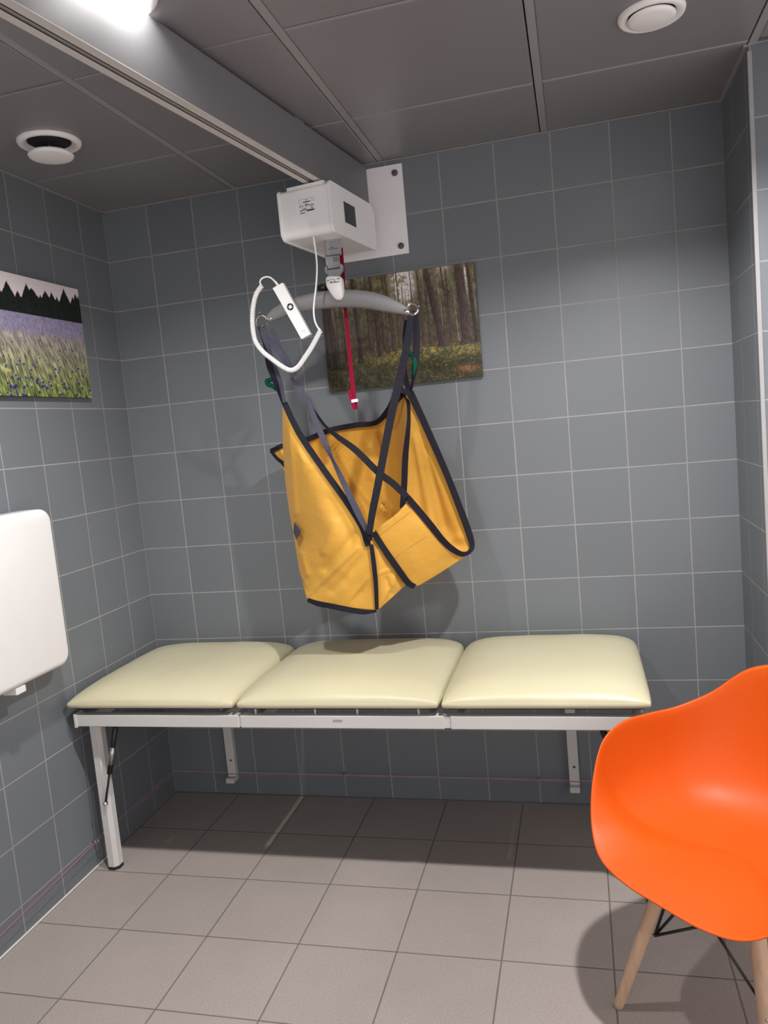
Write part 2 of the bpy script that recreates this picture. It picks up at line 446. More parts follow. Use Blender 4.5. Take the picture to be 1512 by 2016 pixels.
vent(2.078, -0.716, 0.012, 'round white ceiling vent at upper right above the chair')

# ------------------------------------------------------------------ ceiling rail
ra = math.atan(0.142)               # the rail runs slightly askew of the walls
def RL(a, s, z):
    """rail coordinates: a across (right +), s along towards the room from the back wall, z height"""
    e = Vector((-math.sin(ra), -math.cos(ra), 0)); r = Vector((math.cos(ra), -math.sin(ra), 0))
    return Vector((1.0995, -0.009, z)) + e * s + r * a
def rail_box(a0, a1, s0, s1, z0, z1, bm=None, bw=0):
    bm = bm or bmesh.new()
    vs = [bm.verts.new(RL(a, s, z)) for z in (z0, z1) for s in (s0, s1) for a in (a0, a1)]
    for f in ((0, 1, 3, 2), (4, 6, 7, 5), (0, 4, 5, 1), (2, 3, 7, 6), (0, 2, 6, 4), (1, 5, 7, 3)): bm.faces.new([vs[i] for i in f])
    return bm
RB = 2.338; RT = 2.487; RLN = 4.0
rail = empty('ceiling_rail', RL(0, 0, RB), 'long dark grey lift rail running under the ceiling to the back wall', 'rail')
bm = rail_box(-0.030, -0.0272, 0, RLN, RB + 0.002, RT); rail_box(0.0272, 0.030, 0, RLN, RB + 0.002, RT, bm); rail_box(-0.0272, 0.0272, 0, RLN, RT - 0.003, RT, bm)
obj('side_profile', bm, M['rail_side'], rail)
bm = rail_box(-0.030, -0.0065, 0, RLN, RB, RB + 0.003); rail_box(0.0045, 0.030, 0, RLN, RB, RB + 0.003, bm)
rail_box(-0.0095, -0.0065, 0, RLN, RB, RB + 0.02, bm); rail_box(0.0045, 0.007, 0, RLN, RB, RB + 0.02, bm)
obj('running_flange', bm, M['rail_bottom'], rail, label='pale aluminium underside of the rail with a dark slot')
obj('slot_shade', rail_box(-0.0265, 0.0265, 0, RLN, RB + 0.04, RB + 0.042), M['void'], rail)  # near-black sheet painting the shade up inside the slot
for s in (0.5, 1.75, 2.9, 3.8): obj('ceiling_bracket', rail_box(-0.02, 0.02, s - 0.03, s + 0.03, RT, H + 0.002), M['rail_side'], rail)

# wall plate
pl = empty('wall_plate', (1.10, 0, 2.157), 'square white metal wall plate carrying the rail end', 'wall plate')
obj('plate', box((0.936, -0.009, 2.157), (1.264, 0.0, 2.482), 0.003), M['plate'], pl)
for bx in (0.962, 1.236):
    for bz in (2.187, 2.450):
        obj('bolt_cap', lathe([(0.0, -0.0175), (0.008, -0.017), (0.011, -0.014), (0.0115, -0.009)], (bx, 0, bz), 24, axis='y'), M['dark_grey'], pl, True)

# ------------------------------------------------------------------ hoist unit
def LM(a, s, z): return RL(a - 0.030 + 0.0, s, z)
HS1 = 0.425; HS0 = 0.055; HZ0 = 2.168; HZ1 = 2.327
ho = empty('ceiling_hoist', RL(0, 0.3, RB), 'white boxy patient hoist motor hanging under the rail', 'patient hoist')
def yz_profile(off=0.0, r=0.028, r2=0.045, r3=0.012):
    """side outline of the housing (s, z) with rounded corners"""
    pts = []
    def arc(cs, cz, rr, a0, a1, n=8):
        for k in range(n + 1):
            a = a0 + (a1 - a0) * k / n; pts.append((cs + rr * math.cos(a), cz + rr * math.sin(a)))
    s0, s1, z0, z1 = HS0 - off, HS1 + off, HZ0 - off, HZ1 + off
    arc(s1 - r, z0 + r, r, -PI / 2, 0); arc(s1 - r3, z1 - r3, r3, 0, PI / 2, 4)
    arc(s0 + r2, z1 - r2, r2, PI / 2, PI); arc(s0 + r3, z0 + r3, r3, PI, 1.5 * PI, 4)
    return pts
def hoist_slab(a0, a1, off):
    bm = bmesh.new(); pr = yz_profile(off)
    A = [bm.verts.new(LM(a0, s, z)) for s, z in pr]; B = [bm.verts.new(LM(a1, s, z)) for s, z in pr]
    bm.faces.new(A); bm.faces.new(B[::-1])
    for i in range(len(A)): bm.faces.new((A[i], B[i], B[(i + 1) % len(A)], A[(i + 1) % len(A)]))
    return bm
body = obj('housing', hoist_slab(-0.090, 0.090, -0.002), M['white'], ho)
for a0, a1 in ((-0.097, -0.0895), (0.0895, 0.097)):
    bm = hoist_slab(a0, a1, 0.0015); bevel(bm, 0.002, 2, [e for e in bm.edges if len(e.link_faces) == 2 and e.calc_face_angle(0) > 1.0])
    sp = obj('side_cover', bm, M['white'], ho)
def hpl(lo, hi, name, m, parent, label=None):
    bm = bmesh.new(); vs = [bm.verts.new(LM(a, s, z)) for z in (lo[2], hi[2]) for s in (lo[1], hi[1]) for a in (lo[0], hi[0])]
    for f in ((0, 1, 3, 2), (4, 6, 7, 5), (0, 4, 5, 1), (2, 3, 7, 6), (0, 2, 6, 4), (1, 5, 7, 3)): bm.faces.new([vs[i] for i in f])
    return obj(name, bm, m, parent, label=label)
hpl((0.096, 0.235, 2.215), (0.0985, 0.325, 2.283), 'display', M['screen'], ho, 'dark display on the side of the hoist')
# type plate: a printed sticker, its lines of small print as bars of ink
def label_front():
    bm = bmesh.new()
    def bar(a0, a1, z0, z1):
        s = HS1 - 0.002 + 0.0012
        vs = [bm.verts.new(LM(a, t, z)) for z in (z0, z1) for t in (HS1 - 0.0025, s) for a in (a0, a1)]
        for f in ((0, 1, 3, 2), (4, 6, 7, 5), (0, 4, 5, 1), (2, 3, 7, 6), (0, 2, 6, 4), (1, 5, 7, 3)): bm.faces.new([vs[i] for i in f])
    cx, cz = 0.008, 2.262
    for k in range(16): bar(cx - 0.012 + k * 0.0016, cx - 0.0112 + k * 0.0016, cz + 0.0125, cz + 0.0155)
    bar(cx - 0.0015, cx + 0.003, cz + 0.0185, cz + 0.020)
    for q in (0.0035, -0.001): bar(cx - 0.026, cx - 0.0235, cz + q, cz + q + 0.003); bar(cx - 0.019, cx - 0.013, cz + q + 0.0008, cz + q + 0.002)
    for q in (0.006, 0.0035): bar(cx - 0.006, cx + 0.006, cz + q, cz + q + 0.0011)
    bar(cx - 0.006, cx + 0.000, cz + 0.0002, cz + 0.0018)
    for k in range(3): bar(cx + 0.010 + k * 0.0062, cx + 0.0125 + k * 0.0062, cz - 0.001, cz + 0.0035)
    bar(cx - 0.024, cx - 0.0205, cz - 0.014, cz - 0.010)
    for q in (-0.007, -0.0095, -0.012): bar(cx - 0.018, cx - 0.002, cz + q, cz + q + 0.0008)
    bar(cx + 0.016, cx + 0.0215, cz - 0.008, cz - 0.0055)
    for k in range(18): bar(cx - 0.001 + k * 0.0015, cx - 0.001 + k * 0.0015 + (0.0011 if k % 3 else 0.0007), cz - 0.0165, cz - 0.0115)
    bar(cx - 0.026, cx - 0.008, cz - 0.0205, cz - 0.0185)
    return bm
obj('type_label', label_front(), M['ink'], body)
bm = bmesh.new()
for a0, a1, z0, z1 in ((-0.019, 0.035, 2.2845, 2.2849), (-0.019, 0.035, 2.2755, 2.2759), (-0.019, -0.0186, 2.2755, 2.2849), (0.0346, 0.035, 2.2755, 2.2849)):
    vs = [bm.verts.new(LM(a, t, z)) for z in (z0, z1) for t in (HS1 - 0.0025, HS1 - 0.0008) for a in (a0, a1)]
    for f in ((0, 1, 3, 2), (4, 6, 7, 5), (0, 4, 5, 1), (2, 3, 7, 6), (0, 2, 6, 4), (1, 5, 7, 3)): bm.faces.new([vs[i] for i in f])
obj('label_border', bm, M['ink_grey'], body)
# trolley cap between housing and rail
hpl((-0.062, HS0 + 0.03, HZ1 - 0.004), (0.075, HS1 - 0.006, HZ1 + 0.006), 'top_cover', M['white'], ho)
bm = rail_box(-0.018, 0.018, 0.12, 0.38, HZ1 - 0.002, RB - 0.001); rail_box(-0.005, 0.003, 0.14, 0.36, RB - 0.006, RB + 0.03, bm)
obj('trolley', bm, M['grey_plastic'], ho)
# lifting strap, buckle and swivel
sY = -0.325
def quad_prism(pxs, Y, th, m, name, parent, bw=0.001, label=None):
    bm = prism([P(x, y, Y) for x, y in pxs], (0, th, 0)); 
    if bw: bevel(bm, bw, 2)
    return obj(name, bm, m, parent, label=label)
quad_prism(((636, 478), (670, 474), (672, 502), (640, 505)), sY - 0.004, 0.006, M['grey_plastic'], 'strap_outlet', ho, label='grey strap outlet plate with tiny print')
bm = bmesh.new()
for k, (dx, w) in enumerate(((2, 3), (6, 2), (9, 4), (15, 2), (18, 3), (22, 2))):
    a = P(641 + dx, 492.5 - dx * 0.12, sY - 0.0046); b = P(641 + dx + w, 491.2 - dx * 0.12, sY - 0.0046)
    prism([a, b, b + Vector((0, 0, 0.002)), a + Vector((0, 0, 0.002))], (0, 0.0008, 0), bm)
a = P(651, 488, sY - 0.0046); b = P(656, 487.4, sY - 0.0046); prism([a, b, b + Vector((0, 0, 0.002)), a + Vector((0, 0, 0.002))], (0, 0.0008, 0), bm)
obj('outlet_print', bm, M['ink'], ho)
obj('lifting_strap', ribbon([P(654, 470, sY), P(656, 500, sY), P(658, 530, sY), P(659, 548, sY)], 0.042, 0.003), M['strap_grey'], ho, label='pale grey woven lifting strap')
bk = obj('buckle', prism([P(x, y, sY - 0.008) for x, y in ((641, 524), (639, 530), (641, 537), (647, 542), (649, 552), (669, 550), (669, 540), (674, 533), (675, 524), (671, 519), (668, 522), (669, 528), (645, 531), (644, 524))], (0, 0.012, 0)), M['grey_plastic'], ho)
bv = bmesh.new()
prism([P(x, y, sY - 0.006) for x, y in ((646, 533), (670, 530), (668, 548), (649, 551))], (0, 0.010, 0), bv); bevel(bv, 0.001, 2)
obj('buckle_tongue', bv, M['strap_grey'], ho)
bs = bmesh.new(); prism([P(x, y, sY - 0.0095) for x, y in ((645, 529.5), (669, 526.5), (669, 528.5), (645, 531.5))], (0, 0.002, 0), bs)
obj('buckle_slot', bs, M['black'], bk)
bs = bmesh.new(); prism([P(x, y, sY - 0.0085) for x, y in ((639, 503.5), (671, 500), (671, 502), (640, 505.5))], (0, 0.002, 0), bs)
for q in range(6): prism([P(x, y, sY - 0.0025) for x, y in ((644 + q * 4.2, 506), (645 + q * 4.2, 506), (645.4 + q * 4.2, 515), (644.4 + q * 4.2, 515))], (0, 0.0012, 0), bs)
obj('strap_weave', bs, M['dark_grey'], ho)
# emergency lowering strap
es = ribbon([P(671, 488, -0.300), P(674, 530, -0.298), P(678, 590, -0.296), P(684, 650, -0.294), P(690, 715, -0.293), P(695, 765, -0.292), P(700, 806, -0.292)],
            [0.013, 0.015, 0.011, 0.012, 0.014, 0.015, 0.017], 0.002)
er = obj('emergency_strap', es, M['red'], ho, label='thin crimson strap hanging from the hoist')
obj('strap_end_loop', ribbon([P(688, 768, -0.297), P(692, 785, -0.299), P(699, 806, -0.297)], 0.013, 0.005), M['red'], er)
quad_prism(((691, 787), (703, 785), (704, 791), (692, 793)), -0.302, 0.012, M['plate'], 'strap_clip', er, 0.0008)

# ------------------------------------------------------------------ spreader bar
bY = -0.335
sb = empty('spreader_bar', P(660, 590, bY), 'arched grey spreader bar hanging below the hoist', 'spreader bar')
cl = [(528, 629), (545, 617), (575, 604), (610, 595), (650, 589), (690, 588), (725, 591), (760, 599), (785, 607), (802, 614)]
rad = [0.014, 0.022, 0.027, 0.029, 0.030, 0.030, 0.029, 0.026, 0.019, 0.011]
cp = catmull([P(x, y, bY) for x, y in cl], 6)
rr = []
for i in range(len(cp)):
    s = i / 6; k = min(int(s), len(rad) - 2); f = s - k; q = rad[k] * (1 - f) + rad[k + 1] * f
    rr.append((q * 0.62, q))
bm = bmesh.new(); pts = cp
rings = []
for i, p in enumerate(pts):
    t = (pts[min(i + 1, len(pts) - 1)] - pts[max(i - 1, 0)]).normalized(); up = Vector((0, -1, 0)).cross(t).normalized()
    rings.append([bm.verts.new(p + Vector((0, -1, 0)) * math.cos(2 * PI * k / 20) * rr[i][0] + up * math.sin(2 * PI * k / 20) * rr[i][1]) for k in range(20)])
for A, B in zip(rings, rings[1:]):
    for k in range(20): bm.faces.new((A[k], A[(k + 1) % 20], B[(k + 1) % 20], B[k]))
bm.faces.new(rings[0][::-1]); bm.faces.new(rings[-1])
obj('bar', bm, M['bar'], sb, True)
# white swivel housing (tapered tongue)
def tongue():
    rows = [(545, 646, 671), (549, 643, 674.5), (556, 643, 676), (564, 644, 676.5), (570, 647, 677), (577, 651, 677), (583, 655, 676), (588, 659, 674), (591, 663, 670)]
    bm = bmesh.new(); rings = []
    for i, (y, x0, x1) in enumerate(rows):
        a = P(x0, y, bY - 0.02); b = P(x1, y, bY - 0.02); c = (a + b) / 2; w = (b - a).length / 2; d = 0.024 * (0.75 if i in (0,) else 1) * (1 if i < 5 else max(0.25, 1 - (i - 4) * 0.19))
        ring = []
        for k in range(24):
            t = 2 * PI * k / 24; ca, sa = math.cos(t), math.sin(t)
            ca = math.copysign(abs(ca) ** 0.6, ca); sa = math.copysign(abs(sa) ** 0.6, sa)
            ring.append(bm.verts.new(c + (b - a).normalized() * w * ca + Vector((0, 1, 0)) * d * sa))
        rings.append(ring)
    for A, B in zip(rings, rings[1:]):
        for k in range(24): bm.faces.new((A[k], A[(k + 1) % 24], B[(k + 1) % 24], B[k]))
    bm.faces.new(rings[0]); bm.faces.new(rings[-1][::-1])
    return bm
sw = obj('swivel_housing', tongue(), M['white'], sb, True, 'white tapered swivel housing with small label')
bm = bmesh.new()
for x0, y0, x1, y1, h in ((648, 551.5, 660, 549.8, 0.0012), (663, 549.5, 668, 548.8, 0.002), (644.5, 553.5, 647, 553, 0.003), (649, 557.5, 668, 555.0, 0.002), (650, 555.3, 653, 555, 0.0018), (656, 554, 661, 553.4, 0.0016)):
    a = P(x0, y0, bY - 0.0452); b = P(x1, y1, bY - 0.0452); prism([a, b, b + Vector((0, 0, h)), a + Vector((0, 0, h))], (0, 0.0015, 0), bm)
obj('housing_print', bm, M['ink'], sw)
obj('black_knob', tube([P(627, 568, bY + 0.012), P(645, 566, bY + 0.012)], 0.0095, 16), M['black'], sb, True)
# hooks at both ends
def hook(pts, parent, side):
    h = obj('hook', tube(catmull(pts, 8), 0.0042, 10), M['chrome'], parent, True)
    return h
hook([P(536, 626, bY), P(526, 633, bY), P(522, 624, bY - 0.012), P(513, 621, bY - 0.016), P(506, 628, bY - 0.012), P(506, 640, bY), P(513, 646, bY + 0.01), P(522, 642, bY + 0.006), P(527, 634, bY)], sb, -1)
hook([P(798, 612, bY), P(804, 615, bY), P(812, 620, bY - 0.012), P(820, 616, bY - 0.014), P(823, 607, bY - 0.008), P(818, 600, bY + 0.004), P(809, 598, bY + 0.012), P(802, 604, bY + 0.01), P(801, 612, bY)], sb, 1)
obj('ferrule', tube([P(541, 622, bY), P(526, 632, bY)], 0.0105, 16), M['chrome'], sb, True)
obj('ferrule', tube([P(795, 611, bY), P(806, 616, bY)], 0.0095, 16), M['chrome'], sb, True)
bm = bmesh.new(); bmesh.ops.create_uvsphere(bm, u_segments=20, v_segments=12, radius=0.0125)
for v in bm.verts: v.co = Vector((v.co.x, v.co.y, v.co.z * 0.75)) + P(513, 643, bY - 0.012)
obj('hook_cap', bm, M['chrome'], sb, True)
for q in ((511, 615), (824, 603)):
    bm = bmesh.new(); bmesh.ops.create_uvsphere(bm, u_segments=14, v_segments=8, radius=0.004)
    for v in bm.verts: v.co += P(q[0], q[1], bY)
    obj('latch_pin', bm, M['chrome'], sb, True)

# ------------------------------------------------------------------ hand control with coiled cable
hY = -0.405
hc = empty('hand_control', P(590, 664, hY), 'slim white hand control with coiled cable hung over the spreader bar', 'hand control')
A = P(536, 567, hY); B = P(556, 556, hY); Cc = P(611, 658, hY); D = P(593, 668, hY)
bm = prism([A, B, Cc, D], (0, 0.022, 0)); bevel(bm, 0.0022, 3)
hnd = obj('handset', bm, M['white'], hc)
cen = P(571.5, 604, hY)
obj('button_ring', lathe([(0.0062, -0.0002), (0.0064, -0.0018), (0.0115, -0.0018), (0.0122, 0.0004), (0.0062, 0.0004), (0.0062, -0.0002)], cen, 32, axis='y', cap=False), M['black'], hc, True, 'black round button ring')
bm = bmesh.new()
for k in range(4):
    a = PI / 4 + k * PI / 2 + 0.5
    c0 = cen + Vector((math.cos(a) * 0.0093, -0.0021, math.sin(a) * 0.0093)); box(c0 - Vector((0.0008, 0.0002, 0.0008)), c0 + Vector((0.0008, 0.0002, 0.0008)), bm=bm)
obj('arrow_mark', bm, M['white'], hc)
bm = bmesh.new()
tube(catmull([P(596, 655, hY - 0.0006), P(595.5, 652, hY - 0.0006), P(598, 650, hY - 0.0006), P(600.5, 652, hY - 0.0006), P(600.5, 655, hY - 0.0006)], 4), 0.0006, 6, bm)
obj('maker_mark', bm, M['gold'], hc)
obj('cable_sleeve', tube([P(548, 563, hY + 0.01), P(543, 556, hY + 0.01), P(537, 550, hY + 0.01)], [0.0048, 0.004, 0.003], 12), M['white'], hc, True)
obj('cable', tube(catmull([P(538, 551, hY + 0.01), P(531, 546, hY + 0.008), P(522, 545.5, hY + 0.004), P(514, 550, hY), P(512, 557, hY), P(516, 563, hY - 0.002)], 8), 0.0027, 10), M['white'], hc, True)
path = catmull([P(516, 562, hY), P(505, 578, hY), P(499, 600, hY - 0.003), P(497, 625, hY - 0.005), P(498, 648, hY - 0.006), P(503, 672, hY - 0.006), P(517, 692, hY - 0.006), P(538, 709, hY - 0.005), P(556, 722, hY - 0.004),
                P(572, 729, hY - 0.002), P(586, 723, hY), P(600, 704, hY), P(612, 686, hY), P(622, 668, hY), P(631, 650, hY)], 24)
L = [0.0]
for a, b in zip(path, path[1:]): L.append(L[-1] + (b - a).length)
hel = []; turns = int(L[-1] / 0.0052); n = turns * 10; j = 0; u = Vector((0, -1, 0))
for i in range(n + 1):
    s = L[-1] * i / n
    while j < len(L) - 2 and L[j + 1] < s: j += 1
    f = (s - L[j]) / max(1e-9, L[j + 1] - L[j]); p = path[j].lerp(path[j + 1], f); t = (path[j + 1] - path[j]).normalized()
    u = (Vector((0, -1, 0)) - t * Vector((0, -1, 0)).dot(t)).normalized(); v = t.cross(u); a = 2 * PI * i / 10
    hel.append(p + (u * math.cos(a) + v * math.sin(a)) * 0.0066)
obj('coiled_cable', tube(hel, 0.0024, 6), M['white'], hc, True)
obj('cable', tube(catmull([P(631, 650, hY - 0.006), P(626, 645, hY), P(620, 632, hY), P(617.5, 612, hY), P(619, 590, hY), P(622, 565, hY), P(624, 530, hY + 0.002), P(622, 500, hY + 0.004), P(617, 466, hY + 0.004)], 8), 0.0030, 10), M['white'], hc, True)

# ------------------------------------------------------------------ patient sling
sl = empty('patient_sling', P(730, 1205, -0.38), 'yellow patient sling with charcoal edge binding hanging from the spreader bar', 'patient sling')
def net(rows): return [[P(*q) for q in r] for r in rows]
def px_of(p):
    q = RM.transposed() @ (p - CAM); return (756 + F * q.x / -q.z, 1008 - F * q.y / -q.z)
def crease(p, a, b, w, amp, soft=14):
    x, y = px_of(p); dx, dy = b[0] - a[0], b[1] - a[1]; L2 = dx * dx + dy * dy; t = ((x - a[0]) * dx + (y - a[1]) * dy) / L2; ln = math.sqrt(L2)
    over = max(0, -t * ln, (t - 1) * ln); t = max(0, min(1, t)); d = math.hypot(x - a[0] - t * dx, y - a[1] - t * dy)
    return amp * math.exp(-(d / w) ** 2)
def wr(seed, amp=0.004, sc=9.0):
    def f(i, j, p):
        e = min(i, 1 - i, j, 1 - j) * 6; e = min(1, e)
        return e * amp * noise.noise(Vector((p.x * sc + seed, p.y * sc, p.z * sc * 0.55)))
    return f
# left side panel (its outside, front)
def fold1(i, j, p):
    e = min(1, min(i, 1 - i, j, 1 - j) * 6)
    d = 0.004 * noise.noise(Vector((p.x * 8 + 3, p.z * 5, 1)))
    d += 0.005 * max(0, j - 0.40) * noise.noise(Vector((p.x * 20 + p.z * 14, p.z * 6 - p.x * 4, 7)))
    for a, b, w, amp in (((612, 1172), (705, 1078), 2.8, 0.007), ((683, 1188), (738, 1120), 2.8, 0.006), ((640, 1120), (700, 1050), 9, -0.010), ((655, 1165), (725, 1085), 8, -0.009), ((572, 850), (584, 1010), 5, 0.004), ((700, 1180), (735, 1150), 9, -0.006),
                         ((588, 1135), (604, 1165), 4, -0.005), ((597, 1090), (606, 1130), 5, 0.004), ((610, 925), (622, 915), 4, 0.003), ((590, 890), (600, 910), 5, 0.003), ((650, 985), (690, 1060), 14, -0.006), ((662, 1030), (640, 1085), 8, 0.005)): d += crease(p, a, b, w, amp)
    return e * d
left_net = net([
    [(559, 796, -0.325), (557, 794, -0.33), (559, 793, -0.335), (562, 795, -0.335)],
    [(566, 865, -0.22), (557, 860, -0.29), (573, 858, -0.345), (595, 862, -0.355)],
    [(576, 935, -0.18), (561, 930, -0.27), (596, 925, -0.37), (640, 927, -0.385)],
    [(590, 1000, -0.16), (570, 1000, -0.27), (624, 992, -0.39), (684, 990, -0.405)],
    [(600, 1060, -0.18), (582, 1060, -0.28), (650, 1052, -0.41), (724, 1056, -0.42)],
    [(606, 1110, -0.22), (590, 1112, -0.31), (660, 1106, -0.42), (735, 1110, -0.425)],
    [(612, 1150, -0.27), (599, 1152, -0.34), (668, 1156, -0.42), (739, 1160, -0.415)],
    [(615, 1176, -0.31), (607, 1179, -0.37), (672, 1194, -0.415), (742, 1202, -0.405)]])
lp = obj('side_panel', patch(left_net, 24, 0.002, fold1), M['yellow'], sl, True)
back_net = net([
    [(533, 887, -0.20), (565, 873, -0.15), (605, 864, -0.12), (650, 848, -0.10), (700, 838, -0.10), (745, 832, -0.13), (775, 797, -0.22), (798, 773, -0.30)],
    [(552, 912, -0.20), (580, 915, -0.14), (612, 912, -0.10), (655, 900, -0.08), (702, 892, -0.08), (750, 880, -0.10), (780, 862, -0.18), (802, 850, -0.27)],
    [(585, 985, -0.20), (600, 990, -0.14), (625, 990, -0.10), (665, 975, -0.085), (707, 965, -0.085), (755, 955, -0.11), (785, 945, -0.17), (801, 935, -0.22)],
    [(605, 1060, -0.22), (625, 1060, -0.16), (650, 1060, -0.13), (685, 1050, -0.12), (718, 1040, -0.12), (755, 1032, -0.14), (782, 1022, -0.18), (800, 1008, -0.20)],
    [(625, 1120, -0.26), (645, 1125, -0.22), (670, 1125, -0.19), (700, 1120, -0.18), (730, 1110, -0.18), (765, 1100, -0.18), (790, 1085, -0.19), (812, 1070, -0.20)]])
def lowfold(i, j, p):
    e = min(1, min(i, 1 - i, j, 1 - j) * 8); d = 0.004 * noise.noise(Vector((p.x * 30, p.z * 12, 2)))
    for a, b, w, amp in (((744, 1130), (775, 1118), 3, 0.004), ((780, 1120), (772, 1150), 5, 0.005), ((762, 1140), (770, 1170), 4, -0.005), ((750, 1190), (765, 1160), 4, 0.004)): d += crease(p, a, b, w, amp)
    return e * d
def sidefold(i, j, p):
    e = min(1, min(i, 1 - i, j, 1 - j) * 8); d = 0.004 * noise.noise(Vector((p.x * 12, p.z * 5, 6)))
    for a, b, w, amp in (((815, 860), (850, 1040), 7, 0.006), ((830, 850), (878, 1040), 6, -0.005), ((845, 900), (905, 1060), 8, 0.005), ((870, 1075), (910, 1055), 8, 0.005)): d += crease(p, a, b, w, amp)
    return e * d
def shirr(i, j, p):
    # gathered seam running diagonally through the padded seat
    e = min(1, min(i, 1 - i, j, 1 - j) * 8)
    a = P(645, 880, -0.09); b = P(775, 1015, -0.13); ab = b - a; t = max(0, min(1, (p - a).dot(ab) / ab.length_squared)); q = a + ab * t; dd = (p - q).length
    g = math.exp(-(dd / 0.022) ** 2)
    s = t * ab.length
    d = 0.0085 * g * math.sin(s * 2 * PI / 0.014 + 2.5 * noise.noise(Vector((s * 30, dd * 30, 0)))) * (1 if 0 < t < 1 else 0.3) - 0.006 * math.exp(-(dd / 0.005) ** 2)
    d += 0.005 * noise.noise(Vector((p.x * 16, p.z * 7, 4)))
    for a_, b_, w_, m_ in (((755, 850), (775, 1000), 7, 0.007), ((775, 830), (788, 980), 5, -0.006), ((720, 870), (735, 940), 7, 0.004), ((610, 900), (660, 990), 10, 0.006)): d += crease(p, a_, b_, w_, m_)
    return e * d
bp = obj('back_panel', patch(back_net, 22, 0.003, shirr), M['yellow'], sl, True)
right_net = net([
    [(799, 776, -0.31), (802, 773, -0.312), (805, 773, -0.312), (809, 775, -0.31)],
    [(802, 850, -0.27), (815, 850, -0.262), (829, 850, -0.258), (843, 850, -0.255)],
    [(801, 940, -0.22), (824, 938, -0.20), (852, 936, -0.20), (880, 935, -0.21)],
    [(797, 1010, -0.22), (832, 1015, -0.18), (872, 1012, -0.175), (909, 1012, -0.19)],
    [(806, 1085, -0.26), (846, 1085, -0.21), (890, 1075, -0.18), (927, 1072, -0.185)],
    [(822, 1153, -0.335), (858, 1132, -0.30), (894, 1110, -0.25), (927, 1088, -0.21)]])
obj('side_panel', patch(right_net, 12, 0.002, sidefold), M['yellow'], sl, True)
flap_net = net([
    [(738, 1043, -0.412), (760, 1027, -0.412), (782, 1010, -0.408), (802, 988, -0.40)],
    [(759, 1080, -0.408), (788, 1063, -0.405), (818, 1045, -0.392), (848, 1032, -0.365)],
    [(785, 1117, -0.39), (818, 1102, -0.378), (852, 1085, -0.348), (886, 1076, -0.31)],
    [(806, 1146, -0.365), (840, 1128, -0.345), (873, 1108, -0.31), (910, 1092, -0.255)],
    [(822, 1154, -0.345), (858, 1133, -0.318), (894, 1110, -0.275), (927, 1088, -0.22)]])
fl = obj('leg_flap', patch(flap_net, 8, 0.003, wr(9, 0.002, 6)), M['yellow'], sl, True)
for a, b, Ya, Yb in (((744, 1057), (812, 1003), -0.415, -0.402), ((776, 1098), (842, 1052), -0.404, -0.378)):
    obj('seam', tube(catmull([P(a[0], a[1], Ya), P((a[0] + b[0]) / 2, (a[1] + b[1]) / 2, (Ya + Yb) / 2 - 0.0035), P(b[0], b[1], Yb)], 6), 0.0007, 6), M['yellow'], fl)
low_net = net([
    [(727, 1060, -0.418), (738, 1062, -0.413), (750, 1066, -0.405)],
    [(735, 1115, -0.42), (755, 1112, -0.405), (777, 1108, -0.385)],
    [(740, 1165, -0.412), (768, 1152, -0.395), (798, 1138, -0.36)],
    [(743, 1202, -0.405), (771, 1177, -0.385), (800, 1150, -0.355)]])
obj('leg_flap', patch(low_net, 14, 0.002, lowfold), M['yellow'], sl, True)
def rib(name, seq, w, m='webbing', th=0.0030, tw=None, parent=None, dy=-0.003):
    return obj(name, ribbon([P(x, y, Y + dy) for x, y, Y in seq], w, th, 10, tw), M[m], parent or sl)
# bindings
rib('edge_binding', [(560, 793, -0.338), (577, 830, -0.352), (596, 864, -0.362), (640, 928, -0.39), (684, 990, -0.41), (712, 1036, -0.42), (725, 1075, -0.426)], 0.021, 'webbing')
rib('edge_binding', [(533, 888, -0.205), (565, 874, -0.155), (605, 865, -0.125), (650, 847, -0.105), (700, 837, -0.105), (742, 831, -0.135), (772, 797, -0.222), (796, 772, -0.302)], [0.016, 0.018, 0.020, 0.020, 0.020, 0.018, 0.020, 0.022])
rib('edge_binding', [(533, 887, -0.205), (545, 902, -0.203), (560, 915, -0.198), (572, 935, -0.19)], [0.012, 0.012, 0.014, 0.012])
rib('edge_binding', [(807, 772, -0.318), (824, 808, -0.290), (843, 850, -0.262), (880, 935, -0.215), (909, 1010, -0.196), (925, 1055, -0.19), (929, 1078, -0.195), (920, 1090, -0.225)], [0.026, 0.024, 0.024, 0.023, 0.024, 0.024, 0.018, 0.012])
rib('edge_binding', [(801, 978, -0.405), (824, 1005, -0.388), (848, 1034, -0.37), (872, 1064, -0.335), (892, 1082, -0.30), (910, 1091, -0.26), (926, 1087, -0.225)], [0.022, 0.023, 0.023, 0.022, 0.021, 0.018, 0.012])
rib('edge_binding', [(735, 1048, -0.418), (757, 1082, -0.413), (784, 1121, -0.396), (803, 1147, -0.372), (816, 1155, -0.352)], [0.020, 0.021, 0.022, 0.022, 0.018])
rib('edge_binding', [(731, 1072, -0.43), (736, 1110, -0.43), (740, 1150, -0.422), (742, 1200, -0.408)], [0.014, 0.016, 0.015, 0.013], 'webbing')
rib('edge_binding', [(606, 1181, -0.372), (625, 1188, -0.392), (650, 1193, -0.408), (680, 1199, -0.415), (715, 1205, -0.412), (741, 1203, -0.405)], [0.014, 0.019, 0.019, 0.020, 0.017, 0.008], 'webbing')
rib('edge_binding', [(786, 772, -0.30), (795, 773, -0.305), (803, 790, -0.30), (805, 820, -0.285), (803, 850, -0.275), (798, 900, -0.25), (796, 950, -0.235), (793, 1000, -0.225)], [0.024, 0.020, 0.012, 0.012, 0.016, 0.022, 0.022, 0.022])
